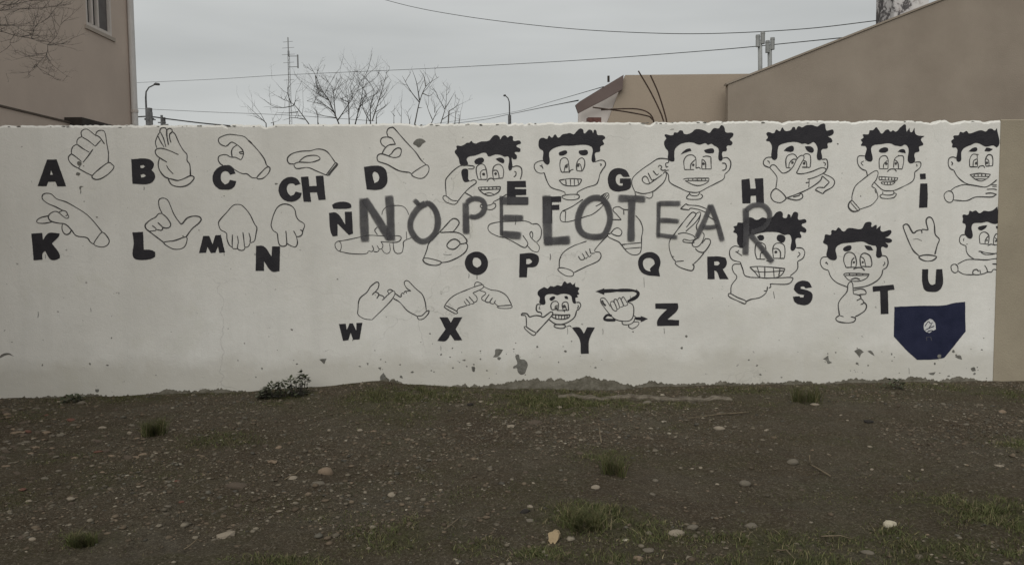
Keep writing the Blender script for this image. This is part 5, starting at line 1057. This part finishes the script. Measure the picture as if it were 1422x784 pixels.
# grass: blades spread over patches
M['grass'] = tint_mat('grass_blade', 'tint', .2, 30, .75, 0)
def blades(px_, py_, hgt, seed, spread=.02, lean=.5):
    r = np.random.default_rng(seed); n = len(px_); z = ground_z(px_, py_); a = r.uniform(0, 6.28, n); h = hgt*r.uniform(.5, 1.25, n); w = r.uniform(.0012, .0030, n)
    ld = r.uniform(0, 6.28, n); lm = h*np.abs(r.normal(0, lean, n)); b_ = np.stack([px_, py_, z-.004], -1); side = np.stack([np.cos(a)*w, np.sin(a)*w, 0*w], -1)
    ln = np.stack([np.cos(ld)*lm, np.sin(ld)*lm, 0*lm], -1); up = np.stack([0*h, 0*h, h], -1)
    v = np.stack([b_-side, b_+side, b_+ln*.35+up*.6+side*.7, b_+ln*.35+up*.6-side*.7, b_+ln+up*.95], 1).reshape(-1, 3)
    k = 5*np.arange(n)[:, None]; f = np.concatenate([k+np.array([[0, 1, 2]]), k+np.array([[0, 2, 3]]), k+np.array([[3, 2, 4]])])
    pal = np.array([(.048, .056, .020), (.064, .070, .026), (.080, .080, .034), (.11, .095, .048), (.15, .125, .075)])
    t = pal[r.choice(5, n, p=[.26, .30, .22, .14, .08])]*r.uniform(.75, 1.25, (n, 1)); return v, f, np.repeat(t, 5, 0)
BX = []; BY = []; BH = []
for (px, py, rx, ry, d) in GRASS:
    c = ground_pt(px, py); RX = rx*c.y/F; RY = max(.10, abs(ground_pt(px, py-ry*.5).y-ground_pt(px, py+ry*.5).y)); n = int(d*RX*RY*3.14*(9000+9000*d))+300
    x = c.x+rng.normal(0, .75, n)*RX; y = c.y+rng.normal(0, .75, n)*RY; q_ = ((x-c.x)/RX)**2+((y-c.y)/RY)**2
    k = rng.random(n) < np.clip(fbm(x*9, y*9, 3, 71)*4.2-1.5, .04, 1)
    BX.append(x[k]); BY.append(y[k]); BH.append((.009+.034*d*np.exp(-q_[k]*.7))*(.5+fbm(x[k]*4, y[k]*4, 2, 72)))
bx = np.concatenate(BX); by = np.concatenate(BY); bh = np.concatenate(BH); _, bw = wall_uw(bx, by); kp = bw > .02
v, f, t = blades(bx[kp], by[kp], bh[kp], 5, lean=1.1)
gr_ = np_mesh('grass', v, f, M['grass'], 3); cattr(gr_, 'tint', t*1.2); tag(gr_, 'short sparse green grass growing in patches on dirt', 'grass', kind='stuff')
def tuft(px, py, wpx, h, lab, nb=420, lean=.45):
    c = ground_pt(px, py, 0); k = c.y/F*wpx/2; r = np.random.default_rng(int(px)); a = r.uniform(0, 6.28, nb); d = np.sqrt(r.random(nb))*k*r.uniform(.5, 1.1, nb)
    x = c.x+np.cos(a)*d; y = c.y+np.sin(a)*d*.8; hh = h*np.clip(1.15-(d/(k*1.6))**2*.7, .3, 1.2); v, f, t = blades(x, y, hh, int(px), lean=lean)
    z0 = gz1(c.x, c.y); v = v-np.array([c.x, c.y, z0]); o = np_mesh('grass_tuft', v, f, M['grass'], 3); cattr(o, 'tint', t*1.1); o.location = (c.x, c.y, z0); return tag(o, lab, 'grass tuft')
tuft(215, 606, 34, .12, 'dense round dark green grass tuft on gravel', 480, .6)
tuft(1118, 556, 44, .16, 'tall green grass clump at the wall foot', 300, .6)
tuft(852, 662, 34, .13, 'upright pale green grass sprig on brown dirt', 220, .5)
tuft(114, 750, 40, .07, 'low dark green grass tuft on gravel', 420, .6)
tuft(812, 738, 70, .085, 'largest grass clump beside the ochre plaster fragment', 520, .8)

# leafy weed against the wall
M['leaf'] = tint_mat('weed_leaf', 'tint', .25, 40, .7, 0)
def weed(label, cx_, base_y, prof, seed, name='leafy_weed', nl=260):
    c = ground_pt(cx_, base_y, 0); u, w = wall_uw(c.x, c.y); r = np.random.default_rng(seed); e = empty(name, (c.x, c.y, gz1(c.x, c.y))); org = np.array(e.location)
    LV = []; LF = []; LT = []; mb = MB(); k = c.y/F
    for s in range(nl):
        px = r.uniform(prof[0][0], prof[-1][0]); top = np.interp(px, [p[0] for p in prof], [p[1] for p in prof]); h = (base_y-top)*k*(r.random()**.7)
        x = (px-cx_)*k; y = r.uniform(-.10, .07); p = np.array([x, y, max(.01, h)+gz1(c.x+x, c.y+y)-org[2]]); sz_ = r.uniform(.016, .042)
        a = r.uniform(0, 6.28); tl = r.uniform(-.2, .9); d = np.array([math.cos(a)*math.cos(tl), math.sin(a)*math.cos(tl), math.sin(tl)]); sd = np.cross(d, [0, 0, 1.]); sd /= np.linalg.norm(sd)+1e-6; nn = np.cross(sd, d)
        i0 = len(LV); LV += [p, p+d*sz_*.5+sd*sz_*.38, p+d*sz_*.9+sd*sz_*.3-nn*.003, p+d*sz_*1.25-nn*.006, p+d*sz_*.9-sd*sz_*.3-nn*.003, p+d*sz_*.5-sd*sz_*.38]; LF += [(i0, i0+1, i0+2, i0+3), (i0, i0+3, i0+4, i0+5)]
        tt = np.array([(.038, .044, .024), (.055, .062, .034), (.085, .09, .062), (.13, .13, .11)][r.choice(4, p=[.36, .34, .22, .08])])*r.uniform(.8, 1.2); LT += [tt]*6
        if s % 9 == 0: mb.tube([Vector((x*.85, y*.5, gz1(c.x+x*.85, c.y+y*.5)-org[2]-.01)), Vector((x*.95, y*.8, p[2]*.5)), Vector(p)], [.004, .003, .0015], 5, False)
    o = np_mesh('foliage', np.array(LV), np.array(LF), M['leaf'], 4); o.parent = e; cattr(o, 'tint', LT); mb.build('stem', M['bark'], e, True, recalc=False); return tag(e, label, 'weed')
weed('dark leafy weed growing against the white wall', 395, 553, [(362, 545), (372, 536), (385, 533), (395, 530), (404, 527), (412, 530), (418, 523), (421, 516), (424, 519), (429, 531)], 3, nl=520)
weed('small dark weed at the wall foot below letter K', 100, 556, [(90, 552), (95, 547), (104, 546), (112, 551)], 4, nl=70)
weed('low scrubby weed at the wall foot near the navy shield', 1240, 539, [(1225, 536), (1236, 527), (1243, 524), (1252, 533)], 6, nl=60)
